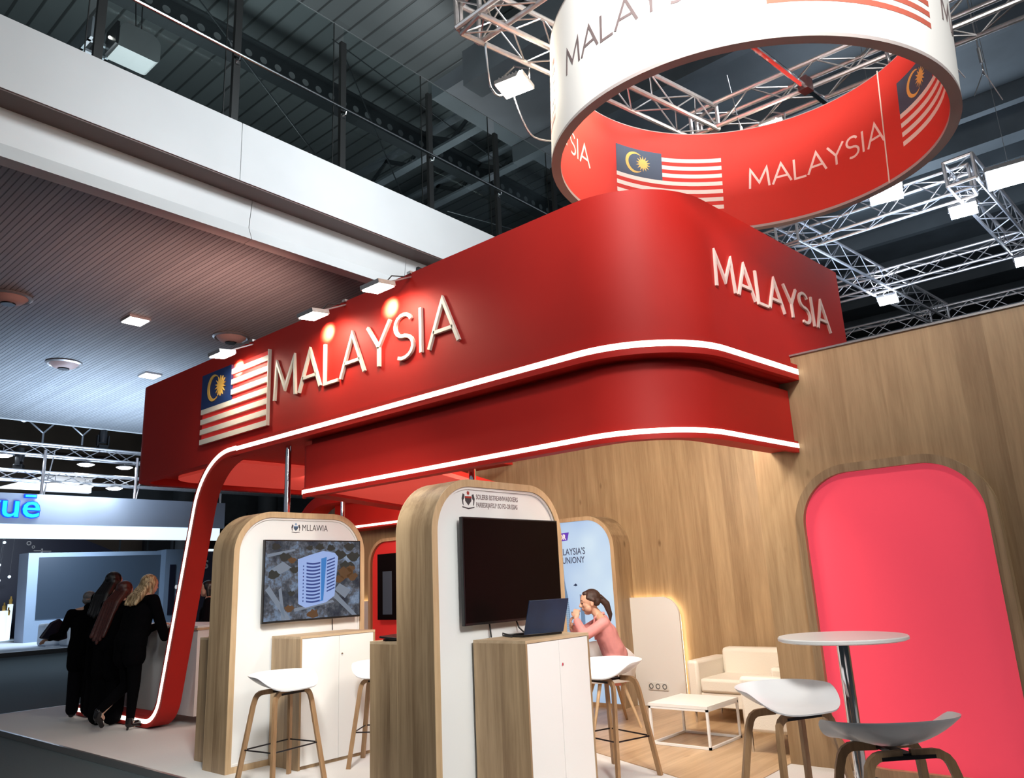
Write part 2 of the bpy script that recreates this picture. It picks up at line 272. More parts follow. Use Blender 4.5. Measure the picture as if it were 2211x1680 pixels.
# ------------------------------------------------------------------ mesh helpers
class MB:
    def __init__(s): s.v = []; s.f = []; s.mi = []
    def add(s, vs, fs, k=0):
        n = len(s.v); s.v += [tuple(v) for v in vs]; s.f += [tuple(i+n for i in f) for f in fs]; s.mi += [k]*len(fs); return s
    def box(s, x0, x1, y0, y1, z0, z1, k=0):
        return s.add([(x, y, z) for z in (z0, z1) for x, y in ((x0, y0), (x1, y0), (x1, y1), (x0, y1))],
                     [(0, 3, 2, 1), (4, 5, 6, 7), (0, 1, 5, 4), (1, 2, 6, 5), (2, 3, 7, 6), (3, 0, 4, 7)], k)
    def obox(s, c, ax, ay, az, k=0):
        """oriented box: centre and three half-axis vectors"""
        c, ax, ay, az = map(Vector, (c, ax, ay, az)); vs = []
        for z in (-1, 1):
            for x, y in ((-1, -1), (1, -1), (1, 1), (-1, 1)): vs.append(c+ax*x+ay*y+az*z)
        return s.add(vs, [(0, 3, 2, 1), (4, 5, 6, 7), (0, 1, 5, 4), (1, 2, 6, 5), (2, 3, 7, 6), (3, 0, 4, 7)], k)
    def tube(s, pts, r, n=8, k=0, cap=True, sec=None, up=None):
        """sweep a round (or given) section along pts; r number or list"""
        pts = [Vector(p) for p in pts]; m = len(pts); rs = r if isinstance(r, (list, tuple)) else [r]*m
        t0 = (pts[1]-pts[0]).normalized(); u = Vector(up) if up else (Vector((0, 0, 1)) if abs(t0.z) < .9 else Vector((1, 0, 0)))
        rings = []
        for i, p in enumerate(pts):
            t = ((pts[i]-pts[i-1]).normalized() if i else t0) + ((pts[i+1]-pts[i]).normalized() if i < m-1 else Vector())
            t.normalize(); a = u.cross(t).normalized(); b = t.cross(a).normalized(); u = b
            if sec: q = [(p + a*sx*rs[i] + b*sy*rs[i]) for sx, sy in sec]
            else: q = [p + (a*cos(2*pi*j/n)+b*sin(2*pi*j/n))*rs[i] for j in range(n)]
            rings.append(q)
        n = len(rings[0]); vs = [v for q in rings for v in q]
        fs = [(i*n+j, i*n+(j+1) % n, (i+1)*n+(j+1) % n, (i+1)*n+j) for i in range(m-1) for j in range(n)]
        if cap: fs += [tuple(range(n-1, -1, -1)), tuple((m-1)*n+j for j in range(n))]
        return s.add(vs, fs, k)
    def lathe(s, prof, c=(0, 0, 0), n=32, k=0):
        vs = []; c = Vector(c)
        for r, z in prof:
            for j in range(n): vs.append(c+Vector((r*cos(2*pi*j/n), r*sin(2*pi*j/n), z)))
        m = len(prof); fs = [(i*n+j, i*n+(j+1) % n, (i+1)*n+(j+1) % n, (i+1)*n+j) for i in range(m-1) for j in range(n)]
        return s.add(vs, fs, k)
    def prism(s, poly, fn, d0, d1, k=0):
        """poly 2D, fn(u,v,d)->3D"""
        n = len(poly); vs = [fn(u, v, d0) for u, v in poly]+[fn(u, v, d1) for u, v in poly]
        return s.add(vs, [tuple(range(n-1, -1, -1)), tuple(range(n, 2*n))]+[(i, (i+1) % n, n+(i+1) % n, n+i) for i in range(n)], k)
    def frame(s, outer, inner, fn, d0, d1, k=0, closed=True):
        """ring between two equally long 2D loops, extruded"""
        n = len(outer); vs = []
        for d in (d0, d1): vs += [fn(u, v, d) for u, v in outer]+[fn(u, v, d) for u, v in inner]
        fs = []
        for i in range(n if closed else n-1):
            j = (i+1) % n
            fs += [(i, j, n+j, n+i), (2*n+i, 3*n+i, 3*n+j, 2*n+j), (i, 2*n+i, 2*n+j, j), (n+i, n+j, 3*n+j, 3*n+i)]
        if not closed:
            e = n-1; fs += [(0, n, 3*n, 2*n), (e, 2*n+e, 3*n+e, n+e)]
        return s.add(vs, fs, k)
    def sph(s, c, r, n=10, k=0, sc=(1, 1, 1)):
        prof = [(r*sin(pi*i/n), -r*cos(pi*i/n)) for i in range(n+1)]; vs = []; m = 12; c = Vector(c)
        for a, z in prof:
            for j in range(m): vs.append(c+Vector((a*cos(2*pi*j/m)*sc[0], a*sin(2*pi*j/m)*sc[1], z*sc[2])))
        return s.add(vs, [(i*m+j, i*m+(j+1) % m, (i+1)*m+(j+1) % m, (i+1)*m+j) for i in range(n) for j in range(m)], k)
    def build(s, name, m, parent=None, smooth=True, bevel=0, label=None, loc=None, rz=0, recalc=True):
        me = bpy.data.meshes.new(name); me.from_pydata(s.v, [], s.f)
        mats = m if isinstance(m, (list, tuple)) else [m]
        for x in mats: me.materials.append(M[x] if isinstance(x, str) else x)
        if len(mats) > 1: me.polygons.foreach_set('material_index', s.mi)
        bm = bmesh.new(); bm.from_mesh(me); bmesh.ops.remove_doubles(bm, verts=bm.verts, dist=1e-5)
        if recalc: bmesh.ops.recalc_face_normals(bm, faces=bm.faces)
        bm.to_mesh(me); bm.free()
        if smooth:
            me.polygons.foreach_set('use_smooth', [True]*len(me.polygons)); me.set_sharp_from_angle(angle=radians(35))
        o = bpy.data.objects.new(name, me); C.objects.link(o)
        if bevel:
            b = o.modifiers.new('bevel', 'BEVEL'); b.width = bevel; b.segments = 2; b.limit_method = 'ANGLE'; b.angle_limit = radians(40)
        if parent: o.parent = parent
        if label: o['label'] = label
        if loc: o.location = loc
        if rz: o.rotation_euler.z = rz
        return o

def tag(o, label, cat, group=None):
    o['label'] = label; o['category'] = cat
    if group: o['group'] = group
    return o
def struct(o): o['kind'] = 'structure'; return o
def thing(name, label, cat, loc=(0, 0, 0), rz=0, group=None):
    o = bpy.data.objects.new(name, None); C.objects.link(o); o.location = loc; o.rotation_euler.z = rz; o.empty_display_size = .1
    return tag(o, label, cat, group)
def dup(root, loc, rz, label, group=None):
    r = root.copy(); C.objects.link(r); r.location = loc; r.rotation_euler = (0, 0, rz); r['label'] = label
    if group: r['group'] = group
    for ch in list(root.children):
        c = ch.copy(); C.objects.link(c); c.parent = r
        for g in list(ch.children):
            d = g.copy(); C.objects.link(d); d.parent = c
    return r
def arc(cx, cy, r, a0, a1, n=10):
    return [(cx+r*cos(radians(a0+(a1-a0)*i/n)), cy+r*sin(radians(a0+(a1-a0)*i/n))) for i in range(n+1)]
def arch_loop(x0, x1, z0, z1, r, rb=0.0, n=10):
    """loop with rounded top corners (and optional rounded bottom)"""
    p = []
    p += arc(x0+rb, z0+rb, rb, 180, 270, n)[::1] if rb else [(x0, z0)]
    p += arc(x1-.03, z0+.03, .03, 270, 360, n) if rb else [(x1, z0)]
    p += arc(x1-r, z1-r, r, 0, 90, n); p += arc(x0+r, z1-r, r, 90, 180, n)
    return p
_txt = {}
def text_mb(s, size, depth=.004, sx=1.0, bold=0):
    """built-in font text as plain mesh data in the u (right) / v (up) plane"""
    key = (s, size, depth, bold)
    if key not in _txt:
        cu = bpy.data.curves.new('txt', 'FONT'); cu.body = s; cu.size = size; cu.extrude = depth/2; cu.offset = bold; cu.resolution_u = 3
        o = bpy.data.objects.new('txt', cu); C.objects.link(o); dg = bpy.context.evaluated_depsgraph_get(); dg.update()
        me = bpy.data.meshes.new_from_object(o.evaluated_get(dg)); _txt[key] = ([tuple(v.co) for v in me.vertices], [tuple(p.vertices) for p in me.polygons])
        bpy.data.objects.remove(o); bpy.data.curves.remove(cu); bpy.data.meshes.remove(me)
    return _txt[key]
def put_text(mb, s, size, fn, depth=.004, sx=1.0, bold=0, k=0):
    vs, fs = text_mb(s, size, depth, 1, bold); return mb.add([fn(x*sx, y, z) for x, y, z in vs], fs, k)

# ---- thin sans capitals drawn as strokes (unit cap height); returns {letter: (advance, [polylines])}
def s_curve():
    p = [(.50, .84)]
    p += [(.30+.235*cos(radians(a)), .745+.245*sin(radians(a))) for a in range(40, 271, 23)]
    p += [(.28+.27*cos(radians(a)), .255+.255*sin(radians(a))) for a in range(78, -141, -22)]
    return p
LET = {'M': (.98, [[(.06, 0), (.12, 1), (.45, .25), (.78, 1), (.84, 0)]]),
       'A': (.84, [[(.0, 0), (.37, 1), (.74, 0)], [(.13, .33), (.61, .33)]]),
       'L': (.58, [[(.05, 1), (.05, 0), (.50, 0)]]),
       'Y': (.74, [[(.0, 1), (.33, .45), (.66, 1)], [(.33, .45), (.33, 0)]]),
       'S': (.68, [s_curve()]), 'I': (.28, [[(.08, 0), (.08, 1)]])}
def stroke_poly(pl, w):
    """offset a polyline to both sides with mitred joints -> quad strip"""
    P = [Vector(p) for p in pl]; n = len(P); Lf = []; Rt = []
    for i in range(n):
        d0 = (P[i]-P[i-1]).normalized() if i else None; d1 = (P[i+1]-P[i]).normalized() if i < n-1 else None
        d = (d0 or d1)+(d1 or d0); d.normalize(); nrm = Vector((-d.y, d.x)); k = 1
        if d0 and d1: k = 1/max(.42, nrm.dot(Vector((-d0.y, d0.x))))
        Lf.append(P[i]+nrm*w/2*k); Rt.append(P[i]-nrm*w/2*k)
    return Lf, Rt
def letter(mb, ch, fn, u0, cap, w, d0, d1, sub=1, wx=1.0):
    """one capital; fn(u,v,d)->3D"""
    for pl in LET[ch][1]:
        if sub > 1:
            q = []
            for a, b in zip(pl[:-1], pl[1:]):
                for i in range(sub): q.append((a[0]+(b[0]-a[0])*i/sub, a[1]+(b[1]-a[1])*i/sub))
            pl = q+[pl[-1]]
        Lf, Rt = stroke_poly([(x*cap*wx, y*cap) for x, y in pl], w)
        for i in range(len(Lf)-1):
            quad = [Rt[i], Rt[i+1], Lf[i+1], Lf[i]]
            vs = [fn(u0+q.x, q.y, d0) for q in quad]+[fn(u0+q.x, q.y, d1) for q in quad]
            fs = [(3, 2, 1, 0), (4, 5, 6, 7), (0, 1, 5, 4), (2, 3, 7, 6)]
            if i == 0: fs.append((3, 0, 4, 7))
            if i == len(Lf)-2: fs.append((1, 2, 6, 5))
            mb.add(vs, fs)
    return mb
WORD = 'MALAYSIA'
def word_layout(width, cap):
    tot = sum(LET[c][0] for c in WORD); k = width/(tot*cap-.10*cap); us = []; u = 0
    for c in WORD: us.append(u*cap*k); u += LET[c][0]
    return us, k
def star_poly(cx, cy, ro, ri, n=14, sx=1.0, a0=90):
    return [(cx+sx*(ro if i % 2 == 0 else ri)*cos(radians(a0+180*i/n)), cy+(ro if i % 2 == 0 else ri)*sin(radians(a0+180*i/n))) for i in range(2*n)]
def crescent(cx, cy, r, sx=1.0, n=18):
    o = [(cx+sx*r*cos(radians(a)), cy+r*sin(radians(a))) for a in [48+(312-48)*i/n for i in range(n+1)]]
    cx2 = cx+sx*r*.26; r2 = r*.84
    a1 = math.degrees(math.atan2(o[-1][1]-cy, (o[-1][0]-cx2)/sx)) % 360; a0 = math.degrees(math.atan2(o[0][1]-cy, (o[0][0]-cx2)/sx)) % 360
    i_ = [(cx2+sx*r2*cos(radians(a1+(a0-a1)*i/n)), cy+r2*sin(radians(a1+(a0-a1)*i/n))) for i in range(1, n)]
    return o+i_, len(o)
def crescent_mb(mb, cx, cy, r, fn, d0, d1, sx=1.0, n=18):
    o = [(cx+sx*r*cos(radians(a)), cy+r*sin(radians(a))) for a in [48+(264)*i/n for i in range(n+1)]]
    cx2 = cx+sx*r*.28
    i_ = []
    for i, a in enumerate([48+264*i/n for i in range(n+1)]):
        t = abs(i/n-.5)*2; wd = r*.30*(1-t**2.2)+.002
        i_.append((cx+sx*(r-wd)*cos(radians(a)), cy+(r-wd)*sin(radians(a))))
    return mb.frame(o, i_, fn, d0, d1, closed=False)
def fan(mb, poly, c, fn, d0, d1):
    """star-shaped polygon as fan so concave outlines stay clean"""
    n = len(poly); vs = [fn(*c, d1)]+[fn(u, v, d1) for u, v in poly]+[fn(u, v, d0) for u, v in poly]
    fs = [(0, 1+i, 1+(i+1) % n) for i in range(n)]+[(1+i, 1+n+i, 1+n+(i+1) % n, 1+(i+1) % n) for i in range(n)]
    return mb.add(vs, fs)
def offset_path(P, d):
    """offset an open 2D path to its left by d"""
    P = [Vector(p) for p in P]; n = len(P); out = []
    for i in range(n):
        d0 = (P[i]-P[i-1]).normalized() if i else None; d1 = (P[i+1]-P[i]).normalized() if i < n-1 else None
        t = (d0 or d1)+(d1 or d0); t.normalize(); nrm = Vector((-t.y, t.x)); k = 1
        if d0 and d1: k = 1/max(.4, nrm.dot(Vector((-d0.y, d0.x))))
        out.append(tuple(P[i]+nrm*d*k))
    return out
def fillet(P, rad, n=8):
    P = [Vector(p) for p in P]; out = [tuple(P[0])]
    for i in range(1, len(P)-1):
        r = rad[i-1]; a = (P[i-1]-P[i]).normalized(); b = (P[i+1]-P[i]).normalized(); ang = a.angle(b)
        if r <= 0 or ang > pi-.02: out.append(tuple(P[i])); continue
        t = r/math.tan(ang/2); c = P[i]+(a+b).normalized()*(r/sin(ang/2)); s = P[i]+a*t; e = P[i]+b*t
        vs = s-c; ve = e-c; th = vs.angle(ve); sg = 1 if (vs.x*ve.y-vs.y*ve.x) > 0 else -1
        for j in range(n+1):
            q = sg*th*j/n; out.append((c.x+vs.x*cos(q)-vs.y*sin(q), c.y+vs.x*sin(q)+vs.y*cos(q)))
    out.append(tuple(P[-1])); return out
XYZ = lambda u, v, d: (u, v, d)
def wallx(x): return lambda u, v, d: (x-d, -u, v)          # writing on a face that looks to -X: right = -Y
# ================================================================== SETTING
struct(MB().box(-30, 45, -20, 60, -.12, -.06).build('floor', 'carpet_dark', smooth=False))
# platform of the stand: pale carpet in front, oak boards in the lounge
pf = MB().box(3.52, 8.5, -3, 13.25, -.06, 0).build('floor_platform', 'carpet_light', smooth=False); pf.name = 'floor_stand'; struct(pf)
struct(MB().box(3.49, 3.52, -3, 13.28, -.06, .004).box(3.52, 8.5, 13.25, 13.28, -.06, .004).build('trim_1', 'edge', smooth=False))
of = MB().add([(5.55, 2.72, .006), (8.4, 2.72, .006), (8.4, 10.5, .006), (6.95, 10.5, .006), (6.0, 4.35, .006), (5.55, 3.2, .006),
               (5.55, 2.72, .0), (8.4, 2.72, .0), (8.4, 10.5, .0), (6.95, 10.5, .0), (6.0, 4.35, .0), (5.55, 3.2, .0)],
              [(0, 1, 2, 3, 4, 5)]+[(i, 6+i, 6+(i+1) % 6, (i+1) % 6) for i in range(6)]).build('floor_lounge', 'oak_floor', smooth=False); struct(of)
# oak walls of the stand
struct(MB().box(6.4, 6.5, -3, 2.72, 0, 3.27).build('wall_right', 'oak_wall', smooth=False))
struct(MB().box(8.4, 8.5, 2.2, 11.9, 0, 3.27).build('wall_back', 'oak_wall', smooth=False))
struct(MB().box(6.5, 8.5, 2.1, 2.2, 0, 3.27).build('wall_side', 'oak_wall', smooth=False))
struct(MB().box(6.385, 6.515, -3, 2.72, 3.27, 3.285).box(8.385, 8.515, 2.72, 11.9, 3.27, 3.285).build('trim_2', 'edge', smooth=False))
# hall roof
struct(MB().box(-20, 46, -16, 46, 14, 14.3).build('ceiling', 'roof', smooth=False))
struct(MB().box(-20, 46, 46, 46.3, -.1, 14).build('wall_far', 'brown_wall', smooth=False))
struct(MB().box(46, 46.3, -16, 46, -.1, 14).build('wall_east', 'wall_dark', smooth=False))
# concrete slabs with dark joints, over the right hand aisle
cs = MB()
for i in range(8):
    x = 10.6+i*3.1; cs.box(x, x+2.75, -10, 11.0, 12.2, 12.6)
    cs.box(x+2.78, x+3.02, -10, 11.0, 11.75, 12.6)
struct(cs.build('ceiling_slabs', 'concrete', smooth=False))
# perforated beam and plain beams in the roof
bm_ = thing('roof_beam', 'dark roof beam with a row of round web openings, above the glass balustrade', 'beam', (0, 0, 0))
MB().box(-6, 30, 13.3, 13.36, 12.62, 13.15).box(-6, 30, 13.18, 13.48, 13.15, 13.2).box(-6, 30, 13.18, 13.48, 12.56, 12.62).build('web', 'roof_dark', bm_, smooth=False)
hb = MB()
for i in range(60):
    x = -2+i*.36; hb.add([(x+.085*cos(2*pi*j/16), 13.296, 12.88+.085*sin(2*pi*j/16)) for j in range(16)]+[(x+.085*cos(2*pi*j/16), 13.30, 12.88+.085*sin(2*pi*j/16)) for j in range(16)], [tuple(range(15, -1, -1))]+[(j, (j+1) % 16, 16+(j+1) % 16, 16+j) for j in range(16)])
h_ = hb.build('web_opening', 'hole', bm_, smooth=False); h_['kind'] = 'stuff'
for i, (x, lb) in enumerate(((12.6, 'long pale roof girder crossing behind the glass, nearer the speaker end'), (14.6, 'second pale roof girder behind the glass, nearer the lit ring'))):
    g = thing('roof_girder', lb, 'beam', (x, 0, 0), group='girders seen through the glass balustrade')
    MB().box(-.12, .12, -8, 30, 12.55, 12.62).box(-.12, .12, -8, 30, 13.2, 13.27).build('flange', 'concrete', g, smooth=False)
    wb = MB()
    for k in range(22):
        y = -8+k*1.7; wb.obox((0, y+.42, 12.9), (0, .5, .28), (.02, 0, 0), (0, .03, -.05)); wb.obox((0, y+1.27, 12.9), (0, .5, -.28), (.02, 0, 0), (0, .03, .05))
    wb.build('lattice', 'roof_dark', g, smooth=False)
for i, (x, y0, y1, z) in enumerate(((9.75, -9, 9.2, 11.2), (20.5, -8, 9, 11.4))):
    tag(MB().box(x, x+.55, y0, y1, z, z+.8).build('concrete_beam', 'concrete', smooth=False),
        ('smooth grey roof beam seen through the opening of the hanging ring', 'smooth grey roof beam beyond the blue lit truss')[i], 'beam')
# ---- gallery: fascia band, recess, lower band, slatted soffit
fa = MB()
for x0, x1 in ((-14, 5.205), (5.215, 11.555), (11.565, 24)): fa.box(x0, x1, 9.5, 9.62, 7.42, 8.37)
struct(fa.box(-14, 24, 9.515, 9.62, 7.43, 8.36).build('wall_gallery', 'facade', smooth=False))
struct(MB().box(-14, 24, 9.52, 9.95, 7.40, 7.42).build('trim_3', 'facade_under', smooth=False))
lb = MB()
for x0, x1 in ((-14, 5.645), (5.655, 8.79), (8.80, 24)):
    lb.add([(x0, 9.90, 7.40), (x1, 9.90, 7.40), (x1, 9.97, 6.97), (x0, 9.97, 6.97), (x0, 9.87, 6.745), (x1, 9.87, 6.745), (x0, 10.1, 6.745), (x1, 10.1, 6.745), (x0, 10.1, 7.4), (x1, 10.1, 7.4)],
           [(0, 3, 2, 1), (3, 4, 5, 2), (4, 6, 7, 5), (6, 8, 9, 7), (0, 1, 9, 8), (0, 8, 6, 4, 3), (1, 2, 5, 7, 9)])
struct(lb.build('wall_gallery_lower', 'facade', smooth=False))
hp = MB()
for a, b in ((9.05, 9.75), (10.0, 10.75)): 
    hp.box(a, a+.012, 9.86, 9.93, 6.98, 7.28).box(b, b+.012, 9.86, 9.93, 6.98, 7.28).box(a, b, 9.86, 9.93, 7.28, 7.292).box(a, b, 9.86, 9.95, 6.98, 6.992)
struct(hp.build('trim_4', 'roof_dark', smooth=False))
struct(MB().box(-14, 24, 10.1, 25.1, 6.76, 6.9).build('ceiling_gallery', 'soffit', smooth=False))
struct(MB().box(-14, 24, 25.1, 25.16, 6.74, 8.0).build('trim_5', 'facade', smooth=False))
struct(MB().box(-14, 24, 9.6, 25.1, 8.2, 8.3).build('floor_gallery', 'carpet_dark', smooth=False))

# balustrade: posts, glass panes, handrail
px_ = [-2.9, -.9, 1.15, 3.16, 5.10, 7.08, 9.14, 11.08, 13.1, 15.1]
post_lbl = {3.16: 'beside the grey loudspeaker', 5.10: 'directly above the fascia seam', 7.08: 'third from the left, in front of the plain roof', 9.14: 'where the girders cross behind', 11.08: 'nearest the hanging ring'}
first = None
for x in px_:
    if x in (-2.9, -.9, 1.15, 15.1): continue
    lb_ = 'dark metal balustrade post '+post_lbl.get(x, 'hidden mostly by the white ring')
    if first is None:
        first = thing('balustrade_post', lb_, 'post', (x, 9.56, 8.36), group='dark posts of the gallery balustrade')
        MB().box(-.055, .055, -.02, .05, 0, 2.52).box(-.075, .075, -.01, .04, 0, .03).build('upright', 'post', first, smooth=False)
        b = MB().tube([(0, -.02, 1.04), (0, -.09, 1.04), (0, -.11, 1.10)], .012, 8); b.box(-.03, .03, -.035, -.018, .99, 1.10); b.build('rail_bracket', 'steel', first)
    else: dup(first, (x, 9.56, 8.36), 0, lb_)
allx = px_
panes = thing('glass_balustrade', 'tall clear glass panes standing along the top of the pale gallery fascia', 'balustrade', (0, 9.66, 8.36))
for a, b in zip(allx[:-1], allx[1:]):
    MB().box(a+.09, b-.13, 0, .012, 0, 2.92).build('pane', 'glass', panes, smooth=False)
    MB().box(b-.13, b-.118, -.004, .016, 0, 2.92).build('pane_edge', 'post', panes, smooth=False)
MB().box(-2.9, 15, -.002, .014, 2.915, 2.928).build('top_edge', 'hole', panes, smooth=False)
hr = thing('handrail', 'thin polished steel handrail running along the gallery glass', 'handrail', (0, 9.45, 9.47))
MB().tube([(-14, 0, 0), (20, 0, 0)], .028, 10).build('rail', 'steel', hr)
br = thing('tie_rods', 'thin dark steel tie rods crossing behind the gallery glass', 'rods', (0, 0, 0))
for a, b in (((5.35, 11.5, 11.9), (7.6, 10.2, 8.4)), ((9.2, 12.5, 13.6), (9.4, 10.4, 8.6)), ((8.6, 12, 13.2), (16, 12.4, 12.6)), ((7.8, 11.5, 9.2), (13, 13, 9.2)), ((12.0, 12, 10.3), (17.0, 12, 11.0))):
    MB().tube([a, b], .014, 6).build('rod', 'roof_dark', br)
# grey loudspeaker hung from the roof, on the left
sp = thing('loudspeaker', 'grey rounded loudspeaker hanging above the gallery at the far left', 'loudspeaker', (4.70, 12.4, 10.98)); sp.scale = (.74, .74, .74)
p = fillet([(-.50, -.36), (.45, -.36), (.45, .34), (-.50, .34), (-.50, -.36)], [.12, .25, .22]); MB().prism(p[:-1], lambda u, v, d: (u, d, v), -.34, .34).build('cabinet', 'speaker', sp)
MB().box(-.56, -.50, -.30, .30, -.30, .30).build('grille', 'black', sp, smooth=False)
MB().sph((-.57, .05, .02), .035).build('lamp', 'down', sp)
MB().tube([(-.1, -.2, .34), (-.12, -.1, 1.2), (-.1, 0, 3.2)], .015, 6).tube([(.2, .2, .34), (.12, .1, 1.2), (.1, 0, 3.2)], .015, 6).build('suspension_cable', 'black', sp)
# cable tray behind the loudspeaker
ct = MB(); ct.box(4.0, 4.05, 12.5, 18, 10.9, 11.3); ct.box(4.4, 4.45, 12.5, 18, 10.9, 11.3)
for i in range(16): ct.box(4.0, 4.45, 12.6+i*.34, 12.66+i*.34, 10.9, 10.95)
tag(ct.build('cable_tray', 'concrete', smooth=False), 'pale ladder shaped cable tray behind the loudspeaker', 'cable tray')

# ---- round ceiling diffusers and square downlights in the slatted soffit
def diffuser(loc, label, src=None):
    if src: return dup(src, loc, 0, label)
    t = thing('ceiling_diffuser', label, 'ceiling vent', loc, group='round diffusers in the slatted ceiling')
    MB().lathe([(.36, 0), (.37, -.02), (.33, -.045), (.30, -.03)]).build('ring', 'alu', t)
    MB().lathe([(.30, -.02), (.22, -.10), (.13, -.13), (0.001, -.13)]).build('bowl', mat('dusty_rose_bowl', (.40, .28, .26), .5), t)
    MB().lathe([(.12, -.132), (.11, -.15), (.001, -.15)]).build('centre_cap', 'black', t)
    return t
d0 = diffuser((3.86, 14.75, 6.75), 'round pinkish ceiling diffuser cut by the left edge')
diffuser((7.80, 14.29, 6.75), 'round pinkish ceiling diffuser right above the red flag', d0)
diffuser((6.02, 18.35, 6.75), 'round pinkish ceiling diffuser furthest back in the slatted ceiling', d0)
def downlight(loc, label, src=None):
    if src: return dup(src, loc, 0, label)
    t = thing('downlight', label, 'ceiling light', loc, group='square downlights in the slatted ceiling')
    MB().box(-.2, .2, -.22, .22, -.03, .01).build('frame', 'alu', t, smooth=False)
    MB().box(-.175, .175, -.195, .195, -.042, -.03).build('lens', 'down', t, smooth=False)
    return t
dl = downlight((5.95, 14.55, 6.75), 'small square downlight in the slatted ceiling, the larger nearer one')
downlight((7.86, 18.15, 6.75), 'small square downlight in the slatted ceiling, the farther one', dl)

# ================================================================== RED CANOPY
can = thing('red_canopy', 'huge red canopy with rounded corners, glowing strips and raised white country name', 'canopy', (0, 0, 0))
plan = fillet([(7.67, 2.16), (4.55, 2.46), (4.55, 10.95), (8.5, 10.95)], [.78, .42], 14)
def part_between(path, keep): return [p for p in path if keep(p)]
inner = offset_path(plan, -.14)
MB().frame(plan, inner, XYZ, 3.05, 4.38, closed=False).build('upper_fascia', 'red', can)
lplan = fillet([(6.395, 2.34), (4.60, 2.51), (4.60, 6.86), (8.0, 8.22)], [.74, .16], 14)
linner = offset_path(lplan, -.22)
MB().frame(lplan, linner, XYZ, 2.47, 2.98, closed=False).build('lower_fascia', 'red', can)
# dark shadow-gap core between both bands
g0 = offset_path(lplan, -.07); MB().frame(g0, offset_path(lplan, -.2), XYZ, 2.97, 3.06, closed=False).build('gap_core', 'red', can)
# ribbons and light strips
rp = [p for p in fillet([(6.395, 2.283), (4.55, 2.46), (4.55, 8.0)], [.78], 14)]
MB().frame(offset_path(rp, .055), offset_path(rp, -.005), XYZ, 3.05, 3.185, closed=False).build('upper_ribbon', 'red', can)
MB().frame(offset_path(rp, .060), offset_path(rp, .05), XYZ, 3.098, 3.145, closed=False).build('upper_light_strip', 'led', can, label='glowing white strip along the upper band')
lp = fillet([(6.395, 2.34), (4.60, 2.51), (4.60, 6.78), (4.66, 6.86)], [.74, .04], 14)
MB().frame(offset_path(lp, .03), offset_path(lp, -.005), XYZ, 2.44, 2.535, closed=False).build('lower_ribbon', 'red', can)
MB().frame(offset_path(lp, .036), offset_path(lp, .026), XYZ, 2.478, 2.515, closed=False).build('lower_light_strip', 'led', can, label='glowing white strip along the lower band')
# leg: the ribbon bends down, leans, and runs along the floor
leg = fillet([(8.0, 3.1175), (8.74, 3.1175), (9.56, .07), (11.9, .07)], [.80, .36], 16)
lo, li = offset_path(leg, .075), offset_path(leg, -.06)
MB().frame(lo, li, lambda u, v, d: (d, u, v), 4.494, 4.73, closed=False).build('leg_ribbon', 'red', can)
MB().frame(offset_path(leg, .035), offset_path(leg, -.012), lambda u, v, d: (d, u, v), 4.486, 4.4945, closed=False).build('leg_light_strip', 'led', can, label='glowing white strip bending down the leg')
# soffits
MB().prism(fillet([(4.98, 8.75), (8.3, 8.75), (8.3, 10.72), (4.98, 10.72), (4.98, 8.75)], [.01, .01, .45])[:-1], XYZ, 3.10, 3.14).build('rear_soffit', 'soffit_red', can, label='coral fabric soffit')
MB().prism([(4.69, 7.2), (8.4, 7.2), (8.4, 10.81), (4.69, 10.81)], XYZ, 3.15, 3.2).build('rear_soffit_border', 'red', can)
MB().prism(fillet([(4.86, 5.09), (7.9, 6.32), (7.9, 7.95), (4.86, 6.73), (4.86, 5.09)], [.01, .01, .2])[:-1], XYZ, 2.50, 2.54).build('lower_soffit', 'soffit_red', can, label='coral fabric soffit')
MB().prism([(4.8, 5.10), (7.95, 6.38), (7.95, 8.1), (4.8, 6.84)], XYZ, 2.55, 2.6).build('lower_soffit_border', 'red', can)
# second leg behind kiosk and red header along the back wall
leg2 = fillet([(7.62, .05), (7.62, 3.0), (9.4, 3.0)], [.9], 12)
MB().frame(offset_path([(11.75-a+7.62, b) for a, b in leg2], .09), offset_path([(11.75-a+7.62, b) for a, b in leg2], -.09), lambda u, v, d: (d, u, v), 7.75, 8.1, closed=False).build('rear_leg_ribbon', 'red', can)
MB().box(8.03, 8.395, 8.9, 10.95, 2.46, 3.26).build('back_header', 'red', can, smooth=False)
MB().box(8.018, 8.03, 8.9, 10.9, 2.485, 2.52).build('back_light_strip', 'led', can, smooth=False)
# raised letters on the long side
us, k = word_layout(2.90, .43)
for ch, u in zip(WORD, us):
    letter(MB(), ch, wallx(4.55), -7.335+u, .43, .033, .0, .028, wx=k).build('letter', 'letter', can, loc=(0, 0, 3.555))
# raised letters on the short side (face slightly angled)
A_ = Vector((5.33, 2.385)); B_ = Vector((7.67, 2.16)); dr = (B_-A_).normalized(); nr = Vector((dr.y, -dr.x))
def shortface(u, v, d): q = A_+dr*u+nr*d; return (q.x, q.y, v)
us, k = word_layout(2.02, .29)
for ch, u in zip(WORD, us):
    letter(MB(), ch, shortface, -.04+u, .29, .026, -.0, .018, wx=k).build('letter', 'letter_pink', can, loc=(0, 0, 3.66))
